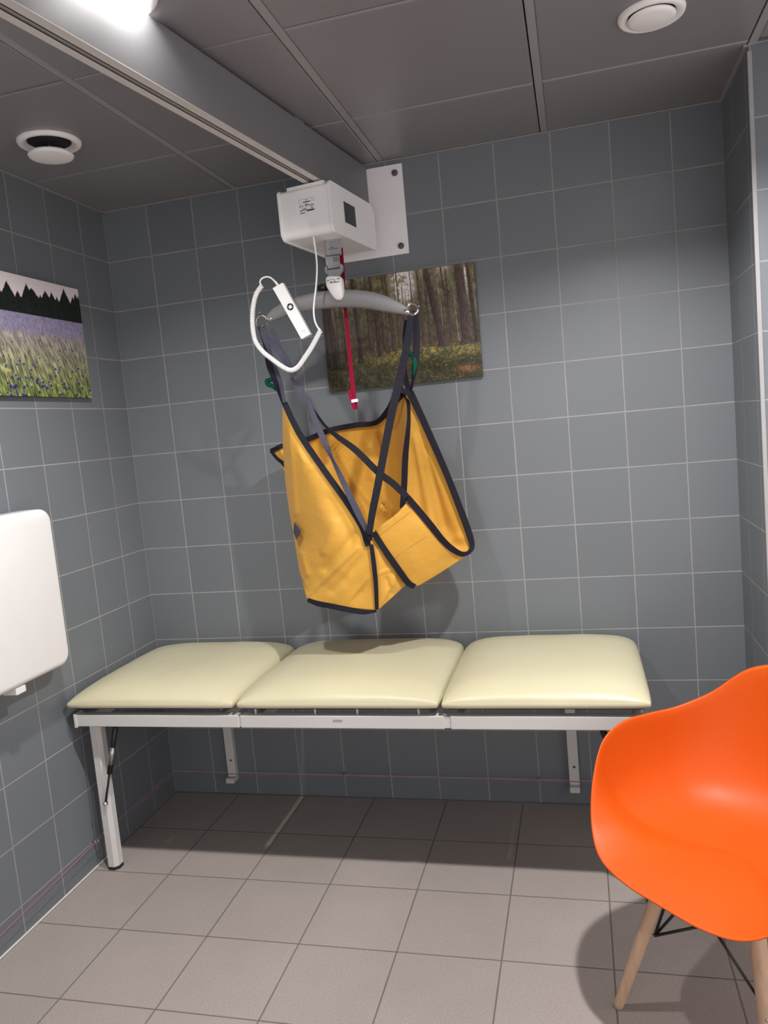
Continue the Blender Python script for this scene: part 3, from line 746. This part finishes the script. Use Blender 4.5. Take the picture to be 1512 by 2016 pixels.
# handle loop on the left edge
obj('handle_patch', prism([P(579, 1028, -0.315), P(592, 1046, -0.352), P(583, 1062, -0.335), P(578, 1048, -0.312)], (0, 0.004, 0)), M['webbing_light'], sl)
# straps from the left hook
rib('strap', [(514, 644, -0.345), (524, 680, -0.345), (531, 720, -0.345), (546, 762, -0.34), (557, 795, -0.338)], [0.022, 0.022, 0.024, 0.018, 0.010], 'webbing', tw=[0.2, 0.4, 0.2, 0.6, 0.9])
rib('strap', [(511, 642, -0.352), (524, 672, -0.352), (536, 705, -0.35), (551, 750, -0.345), (560, 793, -0.34)], [0.016, 0.020, 0.016, 0.016, 0.010], 'webbing_light', tw=[0.3, 0.2, 0.9, 0.5, 0.4], dy=-0.008)
rib('strap', [(518, 646, -0.352), (530, 668, -0.354), (547, 690, -0.354), (560, 706, -0.354), (572, 728, -0.352), (586, 758, -0.350), (604, 790, -0.352), (620, 822, -0.358)], [0.018, 0.018, 0.020, 0.022, 0.022, 0.026, 0.022, 0.014], 'webbing_light', tw=[0.2, 0.4, 0.1, 0.3, 0.5, 0.1, 0.2, 0.3], dy=-0.008)
rib('strap', [(534, 648, -0.348), (542, 664, -0.342), (553, 690, -0.346), (566, 712, -0.348), (580, 738, -0.35)], [0.016, 0.020, 0.020, 0.020, 0.016], 'webbing_light')
rib('strap', [(607, 790, -0.352), (622, 830, -0.366), (640, 872, -0.384), (655, 905, -0.394), (680, 958, -0.41), (705, 1010, -0.42), (724, 1048, -0.424)], [0.016, 0.020, 0.022, 0.016, 0.021, 0.022, 0.016], 'webbing_light', tw=[0.2, 0.1, 0.1, 0.9, 0.1, 0.1, 0.2], dy=-0.012)
rib('strap', [(612, 800, -0.354), (640, 838, -0.37), (665, 860, -0.384), (700, 886, -0.40), (745, 930, -0.41), (775, 953, -0.412), (801, 978, -0.41)], [0.010, 0.010, 0.018, 0.022, 0.023, 0.023, 0.022], 'webbing', tw=[0.6, 0.8, 0.3, 0, 0, 0, 0], dy=-0.010)
# straps from the right hook
rib('strap', [(809, 622, -0.348), (804, 660, -0.352), (795, 710, -0.356), (785, 755, -0.362), (773, 805, -0.375), (760, 870, -0.395), (745, 950, -0.418), (733, 1010, -0.43), (727, 1052, -0.436)], [0.022, 0.024, 0.026, 0.028, 0.027, 0.026, 0.026, 0.024, 0.020], 'webbing', dy=-0.012)
rib('strap', [(819, 612, -0.338), (820, 660, -0.338), (819, 700, -0.338), (815, 735, -0.335), (810, 768, -0.325)], [0.020, 0.024, 0.024, 0.016, 0.008], 'webbing', tw=[0, 0, 0, 0.5, 1.0])
rib('strap', [(799, 630, -0.345), (796, 655, -0.335), (797, 700, -0.34), (798, 740, -0.335), (804, 765, -0.325), (808, 778, -0.32)], [0.012, 0.012, 0.014, 0.016, 0.020, 0.020], 'webbing', tw=[0.8, 0.8, 0.6, 0.4, 0.2, 0], dy=0.002)
rib('strap', [(788, 760, -0.33), (776, 785, -0.30), (766, 806, -0.262), (758, 822, -0.21)], [0.020, 0.022, 0.020, 0.010], 'webbing', dy=-0.002)
rib('strap', [(786, 768, -0.325), (796, 770, -0.322), (808, 776, -0.320)], [0.018, 0.018, 0.016], 'webbing')
# knot where the straps meet
bm = bmesh.new(); bmesh.ops.create_uvsphere(bm, u_segments=20, v_segments=12, radius=1)
kc = P(727, 1052, -0.436)
for v in bm.verts: v.co = Vector((v.co.x * 0.0135, v.co.y * 0.008, v.co.z * 0.024)) * (1 + 0.12 * noise.noise(v.co * 2)) + kc
obj('strap_joint', bm, M['webbing'], sl, True)
# green size loops
obj('size_loop', ribbon([P(545, 766, -0.332), P(537, 760, -0.330), P(528, 757, -0.328), P(526, 750, -0.326), P(536, 747, -0.334)], 0.016, 0.0025, 6), M['green'], sl, True, 'small green loop tab')
obj('size_loop', ribbon([P(797, 730, -0.335), P(799, 708, -0.338), P(803, 698, -0.340), P(809, 697, -0.342), P(815, 704, -0.342), P(817, 722, -0.342), P(815, 740, -0.338)], [0.010, 0.012, 0.016, 0.018, 0.018, 0.016, 0.012], 0.0025, 6), M['green'], sl, True, 'small green loop tab')

# ------------------------------------------------------------------ pictures
def painted_board(name, label, cells, w_, h_, thick, place):
    """board whose printed face carries one colour per corner of a fine grid; place(u, v, d) -> world"""
    hgt, wid, _ = cells.shape
    o = empty(name, place(0.5, 0.0, 0), label, 'picture')
    verts = [place(i / (wid - 1), j / (hgt - 1), thick) for j in range(hgt) for i in range(wid)]
    faces = [(j * wid + i, j * wid + i + 1, (j + 1) * wid + i + 1, (j + 1) * wid + i) for j in range(hgt - 1) for i in range(wid - 1)]
    me = bpy.data.meshes.new('print'); inv = o.location
    me.from_pydata([tuple(v - inv) for v in verts], [], faces)
    at = me.color_attributes.new('Col', 'FLOAT_COLOR', 'POINT')
    arr = np.ones((hgt * wid, 4), dtype=np.float32)
    c = cells.reshape(-1, 3) / 255.0
    arr[:, :3] = np.where(c <= 0.04045, c / 12.92, ((c + 0.055) / 1.055) ** 2.4)
    at.data.foreach_set('color', arr.ravel())
    me.materials.append(M['picture'])
    p = bpy.data.objects.new('print', me); C.objects.link(p); p.parent = o
    n_ = (place(0, 0, 1) - place(0, 0, 0))
    a, b, c_, d = place(0, 0, 0), place(1, 0, 0), place(1, 1, 0), place(0, 1, 0)
    obj('board', prism([a, b, c_, d], n_ * (thick - 0.0006)), M['black'], o)
    return o
rs = np.random.RandomState(7)
def vnoise(h, w, fy, fx, rs=rs):
    g = rs.rand(fy + 2, fx + 2); y = np.linspace(0, fy, h); x = np.linspace(0, fx, w)
    yi = y.astype(int); xi = x.astype(int); ty = y - yi; tx = x - xi
    ty = ty * ty * (3 - 2 * ty); tx = tx * tx * (3 - 2 * tx)
    a = g[yi][:, xi]; b = g[yi][:, xi + 1]; c = g[yi + 1][:, xi]; d = g[yi + 1][:, xi + 1]
    return (a * (1 - tx) + b * tx) * (1 - ty)[:, None] + (c * (1 - tx) + d * tx) * ty[:, None]
def forest():
    w, h = 330, 220; u = np.linspace(0, 1, w)[None, :]; v = np.linspace(0, 1, h)[:, None]
    U = np.repeat(u, h, 0); V = np.repeat(v, w, 1)
    im = np.zeros((h, w, 3))
    fol = 0.5 * vnoise(h, w, 40, 60) + 0.3 * vnoise(h, w, 90, 130) + 0.2 * vnoise(h, w, 12, 18)
    base = np.array((92, 90, 66)) * (0.35 + 0.95 * fol[..., None])
    low = np.clip((0.80 - V) / 0.4, 0, 1)[..., None]
    im[:] = base * (1 - 0.55 * low) + np.array((44, 34, 28)) * 0.55 * low
    # sky seen between the crowns
    gap = np.exp(-((U - 0.545) / 0.075) ** 2) * np.clip((V - 0.60 - 0.25 * np.abs(U - 0.54)) / 0.22, 0, 1) * 2.2
    gap += 1.2 * np.exp(-((U - 0.80) / 0.06) ** 2) * np.clip((V - 0.80) / 0.2, 0, 1) + 1.6 * np.exp(-((U - 0.945) / 0.018) ** 2) * np.clip((V - 0.62) / 0.3, 0, 1)
    gap += 0.9 * np.exp(-((U - 0.16) / 0.05) ** 2) * np.clip((V - 0.86) / 0.14, 0, 1) + 0.7 * np.exp(-((U - 0.28) / 0.08) ** 2) * np.clip((V - 0.9) / 0.1, 0, 1)
    gap += 0.8 * np.exp(-((U - 0.68) / 0.03) ** 2) * np.clip((V - 0.85) / 0.15, 0, 1)
    s = np.clip(gap * (1.35 - 1.1 * fol) - 0.25, 0, 1)[..., None]
    im = im * (1 - s) + np.array((196, 186, 184)) * s
    # thin trunks far away
    for _ in range(95):
        x0 = rs.rand(); t = rs.rand() * 0.0035 + 0.0012; ln = (rs.rand() - 0.5) * 0.03; b0 = 0.30 + rs.rand() * 0.08; top = 0.62 + rs.rand() * 0.45
        a = np.clip(1.3 - np.abs(U - (x0 + ln * (V - 0.3))) / t, 0, 1) * (V > b0) * (V < top)
        col = np.array((64, 42, 34)) * (0.45 + 0.9 * rs.rand()) + (np.array((60, 60, 58)) if rs.rand() < 0.12 else 0)
        a = (a * (0.45 + 0.4 * rs.rand()))[..., None]; im = im * (1 - a) + col * a
    # needles in front of the far trunks
    lf = 0.6 * vnoise(h, w, 70, 100) + 0.4 * vnoise(h, w, 14, 22); lm_ = np.clip((lf - 0.50) * 5, 0, 1) * np.clip((V - 0.52) / 0.25, 0, 1) * 0.75
    im = im * (1 - lm_[..., None]) + np.array((88, 90, 62)) * (0.55 + 0.7 * fol[..., None]) * lm_[..., None]
    # forest floor
    gn = 0.35 * vnoise(h, w, 60, 90) + 0.25 * vnoise(h, w, 22, 14) + 0.4 * vnoise(h, w, 110, 150)
    gcol = np.array((54, 52, 33)) * (0.5 + 0.85 * gn[..., None]) + np.array((34, 24, 4)) * np.clip(gn[..., None] - 0.45, 0, 1) * 2
    bright = np.exp(-((V - 0.28) / 0.09) ** 2) * np.clip((U - 0.1) / 0.15, 0, 1)
    gcol = gcol * (0.8 + 0.6 * bright[..., None])
    hor = 0.355 - 0.07 * np.exp(-((U - 0.1) / 0.15) ** 2) + 0.015 * vnoise(h, w, 1, 20)
    gm = np.clip((hor - V) / 0.06 + (gn - 0.5) * 0.6, 0, 1)[..., None]
    im = im * (1 - gm) + gcol * gm
    # big trunks: x at base, lean, half width base, base height
    for x0, ln, t, b0, br in ((0.075, -0.06, 0.024, 0.20, 0.5), (0.02, 0.0, 0.014, 0.22, 0.5), (0.235, -0.02, 0.014, 0.24, 0.55), (0.145, -0.03, 0.008, 0.27, 0.6), (0.365, -0.04, 0.008, 0.28, 0.65), (0.43, -0.02, 0.006, 0.31, 0.8),
                              (0.455, -0.03, 0.006, 0.31, 0.7), (0.655, -0.02, 0.006, 0.33, 0.7), (0.775, -0.115, 0.022, 0.31, 0.62), (0.83, -0.06, 0.006, 0.33, 0.7), (0.925, -0.035, 0.030, 0.30, 0.68), (0.985, -0.045, 0.012, 0.31, 0.6),
                              (0.33, 0.03, 0.005, 0.30, 0.9), (0.52, -0.02, 0.004, 0.34, 0.8), (0.60, -0.01, 0.004, 0.34, 0.9), (0.70, -0.03, 0.005, 0.33, 0.75), (0.87, -0.03, 0.004, 0.34, 1.2)):
        tt = t * (1.15 - 0.35 * np.clip((V - b0) / 0.7, 0, 1)) + 0.012 * t / 0.02 * np.exp(-((V - b0) / 0.03) ** 2)
        d = (U - (x0 + ln * (V - b0))) / tt
        a = (np.clip((1.15 - np.abs(d)) * 4, 0, 1) * (V > b0 - 0.01 + 0.01 * gn))[..., None]
        bark = vnoise(h, w, 40, 160); col = np.array((78, 66, 62)) * br * (0.75 + 0.5 * bark[..., None]) * (1 - 0.25 * np.clip(-d, -1, 1)[..., None]) + np.array((26, 6, 0)) * np.clip(V - 0.75, 0, 1)[..., None] * 2
        im = im * (1 - a) + col * a
    r = (np.exp(-((U - 0.9) / 0.08) ** 2 - ((V - 0.085) / 0.03) ** 2) * gn)[..., None]; im = im * (1 - r) + np.array((120, 72, 48)) * r
    for _ in range(70):
        i, j = rs.randint(0, w), rs.randint(0, int(h * 0.3)); im[j, i] = im[j, i] * 0.3 + np.array((190, 180, 160)) * 0.7
    return np.clip(im * 1.35 + 4, 6, 240)
def meadow():
    w, h = 320, 220; u = np.linspace(0, 1, w)[None, :]; v = np.linspace(0, 1, h)[:, None]
    U = np.repeat(u, h, 0); V = np.repeat(v, w, 1); im = np.zeros((h, w, 3))
    im[:] = np.array((205, 195, 198))
    # grasses, long slanting strokes
    S = np.zeros((h, w)); 
    for k, (fx, sl_) in enumerate(((210, 0.30), (130, 0.45), (300, 0.2))):
        g = vnoise(h, w * 2, 22 - 4 * k, fx * 2); xi = (np.arange(w)[None, :] + (np.arange(h)[:, None] * sl_).astype(int)) % (w * 2); S += g[np.arange(h)[:, None], xi] / 3
    S = np.clip((S - 0.28) / 0.44, 0, 1)[..., None]
    depth = np.clip((0.60 - V) / 0.6, 0, 1)[..., None]
    lo = np.array((30, 48, 16)) * depth + np.array((104, 98, 96)) * (1 - depth); hi = np.array((150, 156, 84)) * depth + np.array((176, 160, 168)) * (1 - depth)
    gr = lo * (1 - S) + hi * S
    lav = np.array((126, 120, 146)) * (0.85 + 0.3 * vnoise(h, w, 60, 200)[..., None])
    lm = np.clip((V - 0.50 + 0.05 * (vnoise(h, w, 30, 60) - 0.5)) / 0.07, 0, 1)[..., None]
    gr = gr * (1 - lm) + lav * lm
    m = (V < 0.70)[..., None]; im = np.where(m, gr, im)
    # dark treeline with pointed spruces
    xs_ = np.arange(w) / (w - 1); top = np.full(w, 0.80) + 0.03 * vnoise(2, w, 1, 50)[0]
    for x0, hh, ww in ((0.03, .95, .02), (0.10, .9, .03), (0.18, .93, .025), (0.27, .90, .03), (0.36, .94, .02), (0.44, .88, .02), (0.52, .955, .018), (0.56, .93, .03), (0.63, .88, .03), (0.68, .93, .025), (0.735, .93, .018), (0.78, .90, .02), (0.82, .90, .02),
                       (0.855, .985, .018), (0.88, .85, .03), (0.935, .93, .020), (0.965, .965, .014), (0.985, .95, .012), (1.0, .95, .012)):
        top = np.maximum(top, hh - np.abs(xs_ - x0) / ww * 0.045 - 0.012 * rs.rand(w) * (np.abs(xs_ - x0) < ww * 1.5))
    a = np.clip((top[None, :] - V) / 0.008, 0, 1) * (V > 0.685 + 0.004 * vnoise(h, w, 3, 40))
    tc = np.array((22, 28, 24)) * (0.6 + 0.7 * vnoise(h, w, 50, 80)[..., None]); a = a[..., None]
    im = im * (1 - a) + tc * a
    for _ in range(230):
        x, y = rs.rand(), rs.rand() ** 1.1 * 0.60; sz = (0.0028 + 0.0105 * (1 - y / 0.6) ** 1.3) * (0.6 + 0.7 * rs.rand())
        d = np.sqrt(((U - x) / sz) ** 2 + ((V - y) / (sz * 1.2)) ** 2)
        if rs.rand() < 0.78:
            halo = (np.clip(1.6 - d, 0, 1) * (V > y) * (0.75 if y < 0.35 else 0.2))[..., None]; im = im * (1 - halo) + np.array((150, 150, 200)) * halo
            c = np.clip(1.3 - d, 0, 1)[..., None]; im = im * (1 - c) + np.array((34, 32, 70)) * c
        else:
            c = np.clip(1.1 - d, 0, 1)[..., None] * 0.8; im = im * (1 - c) + np.array((200, 176, 84)) * c
    return np.clip(im * 1.15, 5, 240)
fx0, fx1, fz0, fz1 = 0.903, 1.503, 1.676, 2.090
painted_board('forest_picture', 'frameless photo print of a pine forest on the back wall behind the sling straps', forest(), 0.6, 0.41, 0.018,
              lambda u, v, d: Vector((fx0 + (fx1 - fx0) * u, -d, fz0 + (fz1 - fz0) * v)))
my1, my0, mz0, mz1 = -0.262, -0.872, 1.738, 2.150
painted_board('meadow_picture', 'frameless photo print of a cornflower meadow on the left wall', meadow(), 0.6, 0.41, 0.018,
              lambda u, v, d: Vector((d, my0 + (my1 - my0) * u, mz0 + (mz1 - mz0) * v)))

# ------------------------------------------------------------------ folded white wall table
ft = empty('folding_wall_table', (0.05, -1.1, 0.82), 'white moulded panel folded up against the left wall', 'folding table')
bm = bmesh.new(); bmesh.ops.create_cube(bm, size=1)
lo, hi = Vector((0.008, -1.55, 0.822)), Vector((0.107, -0.700, 1.357))
for v in bm.verts: v.co = Vector(((lo.x + hi.x) / 2 + v.co.x * (hi.x - lo.x), (lo.y + hi.y) / 2 + v.co.y * (hi.y - lo.y), (lo.z + hi.z) / 2 + v.co.z * (hi.z - lo.z)))
bevel(bm, 0.045, 6, [e for e in bm.edges if abs((e.verts[0].co - e.verts[1].co).x) > 0.05])
bevel(bm, 0.020, 5, [e for e in bm.edges if all(v.co.x > 0.10 for v in e.verts)])
obj('panel', bm, M['white_panel'], ft, True)
obj('latch', box((0.045, -0.968, 0.800), (0.100, -0.925, 0.8225), 0.003), M['white_panel'], ft)
obj('hinge_bar', box((0.0, -1.45, 0.85), (0.012, -0.80, 1.32)), M['grey_plastic'], ft)

# ------------------------------------------------------------------ bench
FY = -0.65
be = empty('folding_bench', (1.0, -0.35, 0.0), 'long three-cushion cream vinyl bench fixed to the back wall', 'bench')
bx0, bx1 = 0.030, 1.99
gaps = [0.024, 0.669, 1.364, 1.990]
def cushion(x0, x1, y0=-0.662, y1=-0.012, z0=0.640, h0=0.018, dome=0.058, seed=0):
    bm = bmesh.new(); nx, ny = 44, 44; cx, cy = (x0 + x1) / 2, (y0 + y1) / 2; hx, hy = (x1 - x0) / 2, (y1 - y0) / 2
    def xy(u, v):
        # rounded-corner square mapping
        k = 1 - 0.016 * (abs(u) ** 10) * (abs(v) ** 10)
        if v > 0: k -= 0.05 * (abs(u) ** 7) * (abs(v) ** 7)
        # the long edges bow in a little between the corners
        bow = 1 - (0.008 if v < 0 else 0.0) * (1 - u * u)
        return cx + hx * u * k, cy + hy * v * k * bow
    top = []; 
    for j in range(ny + 1):
        row = []
        for i in range(nx + 1):
            u = math.sin((i / nx * 2 - 1) * PI / 2); v = math.sin((j / ny * 2 - 1) * PI / 2)
            x, y = xy(u, v)
            du = (1 - abs(u) ** 4.2); dv = (1 - abs(v) ** 4.2)
            f = (max(0, du) ** 0.55) * (max(0, dv) ** 0.55)
            z = z0 + h0 + dome * f + 0.0012 * noise.noise(Vector((x * 12 + seed, y * 12, 0)))
            row.append(bm.verts.new((x, y, z)))
        top.append(row)
    rim = [top[0][i] for i in range(nx + 1)] + [top[j][nx] for j in range(1, ny + 1)] + [top[ny][i] for i in range(nx - 1, -1, -1)] + [top[j][0] for j in range(ny - 1, 0, -1)]
    for j in range(ny):
        for i in range(nx): bm.faces.new((top[j][i], top[j][i + 1], top[j + 1][i + 1], top[j + 1][i]))
    prev = rim
    for sc, z in ((1.004, z0 + 0.016), (1.005, z0 + 0.010), (1.002, z0 + 0.005), (0.994, z0 + 0.001), (0.980, z0)):
        ring = [bm.verts.new((cx + (v.co.x - cx) * (1 + (sc - 1) * (0.33 / hx)), cy + (v.co.y - cy) * sc, z)) for v in rim]
        for k in range(len(rim)): bm.faces.new((prev[k], ring[k], ring[(k + 1) % len(rim)], prev[(k + 1) % len(rim)]))
        prev = ring
    bm.faces.new(prev[::-1])
    return bm
cshift = ((0.0, -0.004), (0.007, -0.003), (0.003, 0.0))
for k in range(3):
    x0 = gaps[k] + cshift[k][0]; x1 = gaps[k + 1] + cshift[k][1]
    cu = obj('cushion', cushion(x0, x1, seed=k * 7), M['vinyl'], be, True)
    obj('base_board', box((x0 + 0.02, -0.64, 0.632), (x1 - 0.02, -0.03, 0.6425)), M['rubber'], cu)
# frame: front rail in three sections, end plate, cross members, back rail
fz0_, fz1_ = 0.570, 0.613
bm = bmesh.new()
for x0, x1 in ((0.050, 0.676), (0.682, 1.372), (1.392, 1.985)):
    box((x0, FY, fz0_), (x1, FY + 0.030, fz1_), 0.0025, 2, bm)
box((0.682 - 0.006, FY + 0.004, fz0_ + 0.003), (0.682, FY + 0.028, fz1_ - 0.003), bm=bm); box((1.372, FY + 0.004, fz0_ + 0.003), (1.392, FY + 0.028, fz1_ - 0.003), bm=bm)
fr = obj('front_rail', bm, M['frame'], be)
obj('end_plate', box((0.042, FY - 0.003, fz0_ - 0.004), (0.052, FY + 0.040, fz1_ + 0.002), 0.001), M['frame'], fr)
bm = bmesh.new()
box((0.05, -0.050, fz0_), (1.985, -0.014, fz1_), 0.002, 2, bm)
obj('back_rail', bm, M['frame'], be)
for x in (0.09, 0.60, 0.74, 1.33, 1.42, 1.95):
    obj('cross_member', box((x - 0.012, FY + 0.030, fz0_ + 0.004), (x + 0.012, -0.05, fz1_ - 0.002), 0.002), M['frame'], be)
for x in (0.734, 0.944, 1.088, 1.290):
    obj('support_pin', tube([(x, FY + 0.015, fz1_ - 0.002), (x, FY + 0.015, 0.634)], 0.0038, 12), M['frame'], be, True)
# small two-line sticker on the front rail
bm = bmesh.new()
for r_, z in enumerate((0.5975, 0.593)):
    x = 1.008
    for k in range(9):
        w = (0.003, 0.002, 0.0035, 0.0015)[(k + r_) % 4]; box((x, FY - 0.0008, z), (x + w, FY + 0.001, z + 0.0026), bm=bm); x += w + 0.0011
obj('rail_print', bm, M['ink_grey'], fr)
# legs (hexagonal-looking tubes with a chamfered corner), feet and gas struts
def leg(x, y):
    w, d = 0.040, 0.038
    out = [(x - w / 2, y - d / 2 + 0.004), (x - w / 2 + 0.004, y - d / 2), (x + w / 2 - 0.012, y - d / 2), (x + w / 2, y - d / 2 + 0.014), (x + w / 2, y + d / 2), (x - w / 2, y + d / 2)]
    l = obj('leg', prism([(a, b, 0.012) for a, b in out], (0, 0, 0.595 - 0.012)), M['frame'], be)
    obj('foot_cap', prism([(x + (a - x) * 1.04, y + (b - y) * 1.04, 0.0) for a, b in out], (0, 0, 0.0125)), M['rubber'], l)
    return l
LY = -0.582
leg(0.079, LY); leg(1.966, LY)
def strut(x_leg, sgn):
    a = Vector((x_leg + sgn * 0.012, LY - 0.026, 0.262)); b = Vector((x_leg + sgn * (0.105 if sgn > 0 else 0.13), LY - 0.026, 0.585)); d = (b - a).normalized()
    s = obj('gas_strut', tube([a, a.lerp(b, 0.38)], 0.0042, 12), M['black'], be, True)
    obj('cylinder', tube([a.lerp(b, 0.36), b], 0.0095, 16), M['black'], s, True)
    obj('strut_label', tube([a.lerp(b, 0.47), a.lerp(b, 0.67)], 0.0099, 16), M['steel'], s, True, 'silver label on the gas strut')
    bm = bmesh.new(); bmesh.ops.create_uvsphere(bm, u_segments=16, v_segments=10, radius=0.009)
    for v in bm.verts: v.co += a
    tube([a, a + Vector((0, 0.010, 0))], 0.005, 10, bm)
    obj('ball_joint', bm, M['chrome'], s, True)
strut(0.079, 1); strut(1.966, -1)
for x in (0.299, 1.735):
    b = obj('wall_bracket', box((x - 0.019, -0.026, 0.088), (x + 0.019, -0.0, 0.572), 0.002), M['frame'], be)
    obj('bracket_foot', box((x - 0.019, -0.052, 0.072), (x + 0.019, 0.0, 0.094), 0.002), M['frame'], b)
    obj('bracket_screw', lathe([(0.0, -0.0285), (0.004, -0.028), (0.0055, -0.026)], (x + 0.002, 0, 0.165), 16, axis='y'), M['dark_grey'], b, True)

# ------------------------------------------------------------------ pull cord round the room at ankle height
pc = empty('pull_cord', (0.02, -0.59, 0.10), 'thin pink pull cord strung through eyelets along the left and back walls', 'pull cord')
pts = [(0.022, -3.6, 0.060), (0.021, -2.2, 0.066), (0.020, -1.093, 0.082), (0.020, -0.603, 0.103), (0.022, -0.03, 0.104), (0.03, -0.030, 0.104), (0.54, -0.030, 0.105), (0.801, -0.030, 0.109), (1.25, -0.030, 0.1065), (1.598, -0.030, 0.108), (2.34, -0.030, 0.104)]
obj('cord', tube([Vector(p) for p in pts], 0.0013, 8), M['pink'], pc, True)
def eyelet(c, n):
    c = Vector(c); n = Vector(n); bm = bmesh.new()
    tube([c - n * (0.021 if abs(n.x) > 0.5 else 0.030), c - n * 0.005], 0.0022, 8, bm)
    u = n.cross(Vector((0, 0, 1))).normalized(); ring = [c + (n * math.cos(a) + Vector((0, 0, 1)) * math.sin(a)) * 0.0065 for a in [2 * PI * k / 20 for k in range(20)]]
    tube(ring, 0.0018, 8, bm, closed=True)
    obj('eyelet', bm, M['steel'], pc, True)
eyelet((0.021, -0.590, 0.103), (1, 0, 0)); eyelet((0.801, -0.030, 0.109), (0, -1, 0)); eyelet((1.598, -0.030, 0.108), (0, -1, 0)); eyelet((0.021, -2.2, 0.066), (1, 0, 0))

# ------------------------------------------------------------------ orange armchair
CX, CY, YAW = 2.1485, -1.046, 2.346
ch = empty('armchair', (CX, CY, 0), 'orange moulded plastic armchair on pale wooden dowel legs', 'armchair', rz=YAW)
rim = [(0, .275, .405), (.10, .275, .408), (.185, .262, .425), (.245, .225, .47), (.285, .175, .555), (.308, .11, .645), (.313, .03, .678), (.302, -.06, .680), (.278, -.135, .684), (.222, -.205, .722), (.135, -.255, .800), (0, -.272, .828)]
full = rim + [(-x, y, z) for x, y, z in rim[-2:0:-1]]
full = [(x * 1.04, y * 1.055, z + 0.008 - 0.010 * max(0, min(1, (z - .43) / .25))) for x, y, z in full]
NR = 14
rimp = catmull(full, 6, closed=True)
def shell(th):
    bm = bmesh.new(); rings = []
    for k in range(1, NR + 1):
        r = k / NR; ring = []
        for p in rimp:
            ang = math.atan2(p.x, p.y)                  # 0 = front
            rise = max(0.0, p.z - 0.44)
            base = Vector((0, -0.01, 0.418))
            # floor of the bucket spreads first, the wall rises later
            wallness = min(1.0, rise / 0.2)
            hx_ = (math.sin(r * PI / 2) ** (0.85)) * wallness + r * (1 - wallness)
            vz_ = (1 - math.cos(r * PI / 2)) ** (1.75) * wallness + (r ** 3) * (1 - wallness)
            ex = 1.0
            x = base.x + (p.x - base.x) * hx_; y = base.y + (p.y - base.y) * hx_; z = base.z + (p.z - base.z) * vz_
            if wallness < 1: z += (1 - wallness) * 0.014 * math.sin(r * PI) 
            # slight seat hollow
            z += 0.010 * r * (1 - r) * 4 * 0.3
            ring.append(Vector((x, y, z)))
        rings.append(ring)
    n = len(rimp); c0 = Vector((0, -0.01, 0.418))
    # normals
    def nrm(k, i):
        a = rings[min(k + 1, NR - 1)][i] - (rings[k - 1][i] if k > 0 else c0); b = rings[k][(i + 1) % n] - rings[k][i - 1]
        q = b.cross(a).normalized(); return q
    T = []; B = []
    for k in range(NR):
        T.append([bm.verts.new(rings[k][i] + nrm(k, i) * th / 2) for i in range(n)]); B.append([bm.verts.new(rings[k][i] - nrm(k, i) * th / 2) for i in range(n)])
    ct = bm.verts.new(c0 + Vector((0, 0, th / 2))); cb = bm.verts.new(c0 - Vector((0, 0, th / 2)))
    sgn = 1
    for k in range(NR - 1):
        for i in range(n):
            j = (i + 1) % n
            bm.faces.new((T[k][i], T[k][j], T[k + 1][j], T[k + 1][i])); bm.faces.new((B[k][i], B[k + 1][i], B[k + 1][j], B[k][j]))
    for i in range(n):
        j = (i + 1) % n
        bm.faces.new((ct, T[0][j], T[0][i])); bm.faces.new((cb, B[0][i], B[0][j])); bm.faces.new((T[-1][i], T[-1][j], B[-1][j], B[-1][i]))
    return bm
bm = shell(0.006)
# if centre normals point down the two skins are swapped, harmless for a closed shell
sh = obj('seat_shell', bm, M['orange'], ch, True, world=False)
sub = sh.modifiers.new('sub', 'SUBSURF'); sub.levels = 1; sub.render_levels = 1
feet = [(0.215, 0.225), (-0.215, 0.225), (0.205, -0.235), (-0.205, -0.235)]
tops = [(0.118, 0.125), (-0.118, 0.125), (0.112, -0.130), (-0.112, -0.130)]
def lp_(i, z):
    f = z / 0.385; return Vector((feet[i][0] + (tops[i][0] - feet[i][0]) * f, feet[i][1] + (tops[i][1] - feet[i][1]) * f, z))
for i in range(4):
    zz = [0.001, 0.012, 0.10, 0.22, 0.33, 0.385]; rr_ = [0.0105, 0.0125, 0.0145, 0.0165, 0.0175, 0.0165]
    lg = obj('leg', tube([lp_(i, z) for z in zz], rr_, 20), M['wood'], ch, True, world=False)
    out_ = Vector((feet[i][0], feet[i][1], 0)).normalized()
    s = obj('bracket_bolt', tube([lp_(i, 0.205) - out_ * 0.030, lp_(i, 0.205) + out_ * 0.018], 0.0036, 10), M['steel'], lg, True, world=False)
# black wire bracing
for a, b in ((0, 1), (1, 3), (3, 2), (2, 0)):
    for p, q in ((a, b), (b, a)):
        pa = lp_(p, 0.205) - Vector((feet[p][0], feet[p][1], 0)).normalized() * 0.026; pb = Vector((tops[q][0] * 0.86, tops[q][1] * 0.86, 0.372))
        obj('cross_brace', tube([pa, pb], 0.0036, 10), M['black'], ch, True, world=False)
for i in range(4):
    o_ = Vector((feet[i][0], feet[i][1], 0)).normalized()
    obj('support_rod', tube([lp_(i, 0.205) - o_ * 0.026, lp_(i, 0.30) - o_ * 0.024, Vector((tops[i][0] * 0.84, tops[i][1] * 0.84, 0.376))], 0.0038, 10), M['black'], ch, True, world=False)
bm = bmesh.new()
tube(catmull([(0.105, 0.112, 0.378), (-0.105, 0.112, 0.378), (-0.100, -0.116, 0.378), (0.100, -0.116, 0.378)], 1, closed=True), 0.0045, 8, bm, closed=True)
obj('mounting_frame', bm, M['black'], ch, True, world=False)
for i in range(4):
    obj('shock_mount', lathe([(0.0, 0.374), (0.017, 0.374), (0.019, 0.380), (0.017, 0.416), (0.0, 0.418)], (tops[i][0] * 0.9, tops[i][1] * 0.9, 0), 20), M['black'], ch, True, world=False)
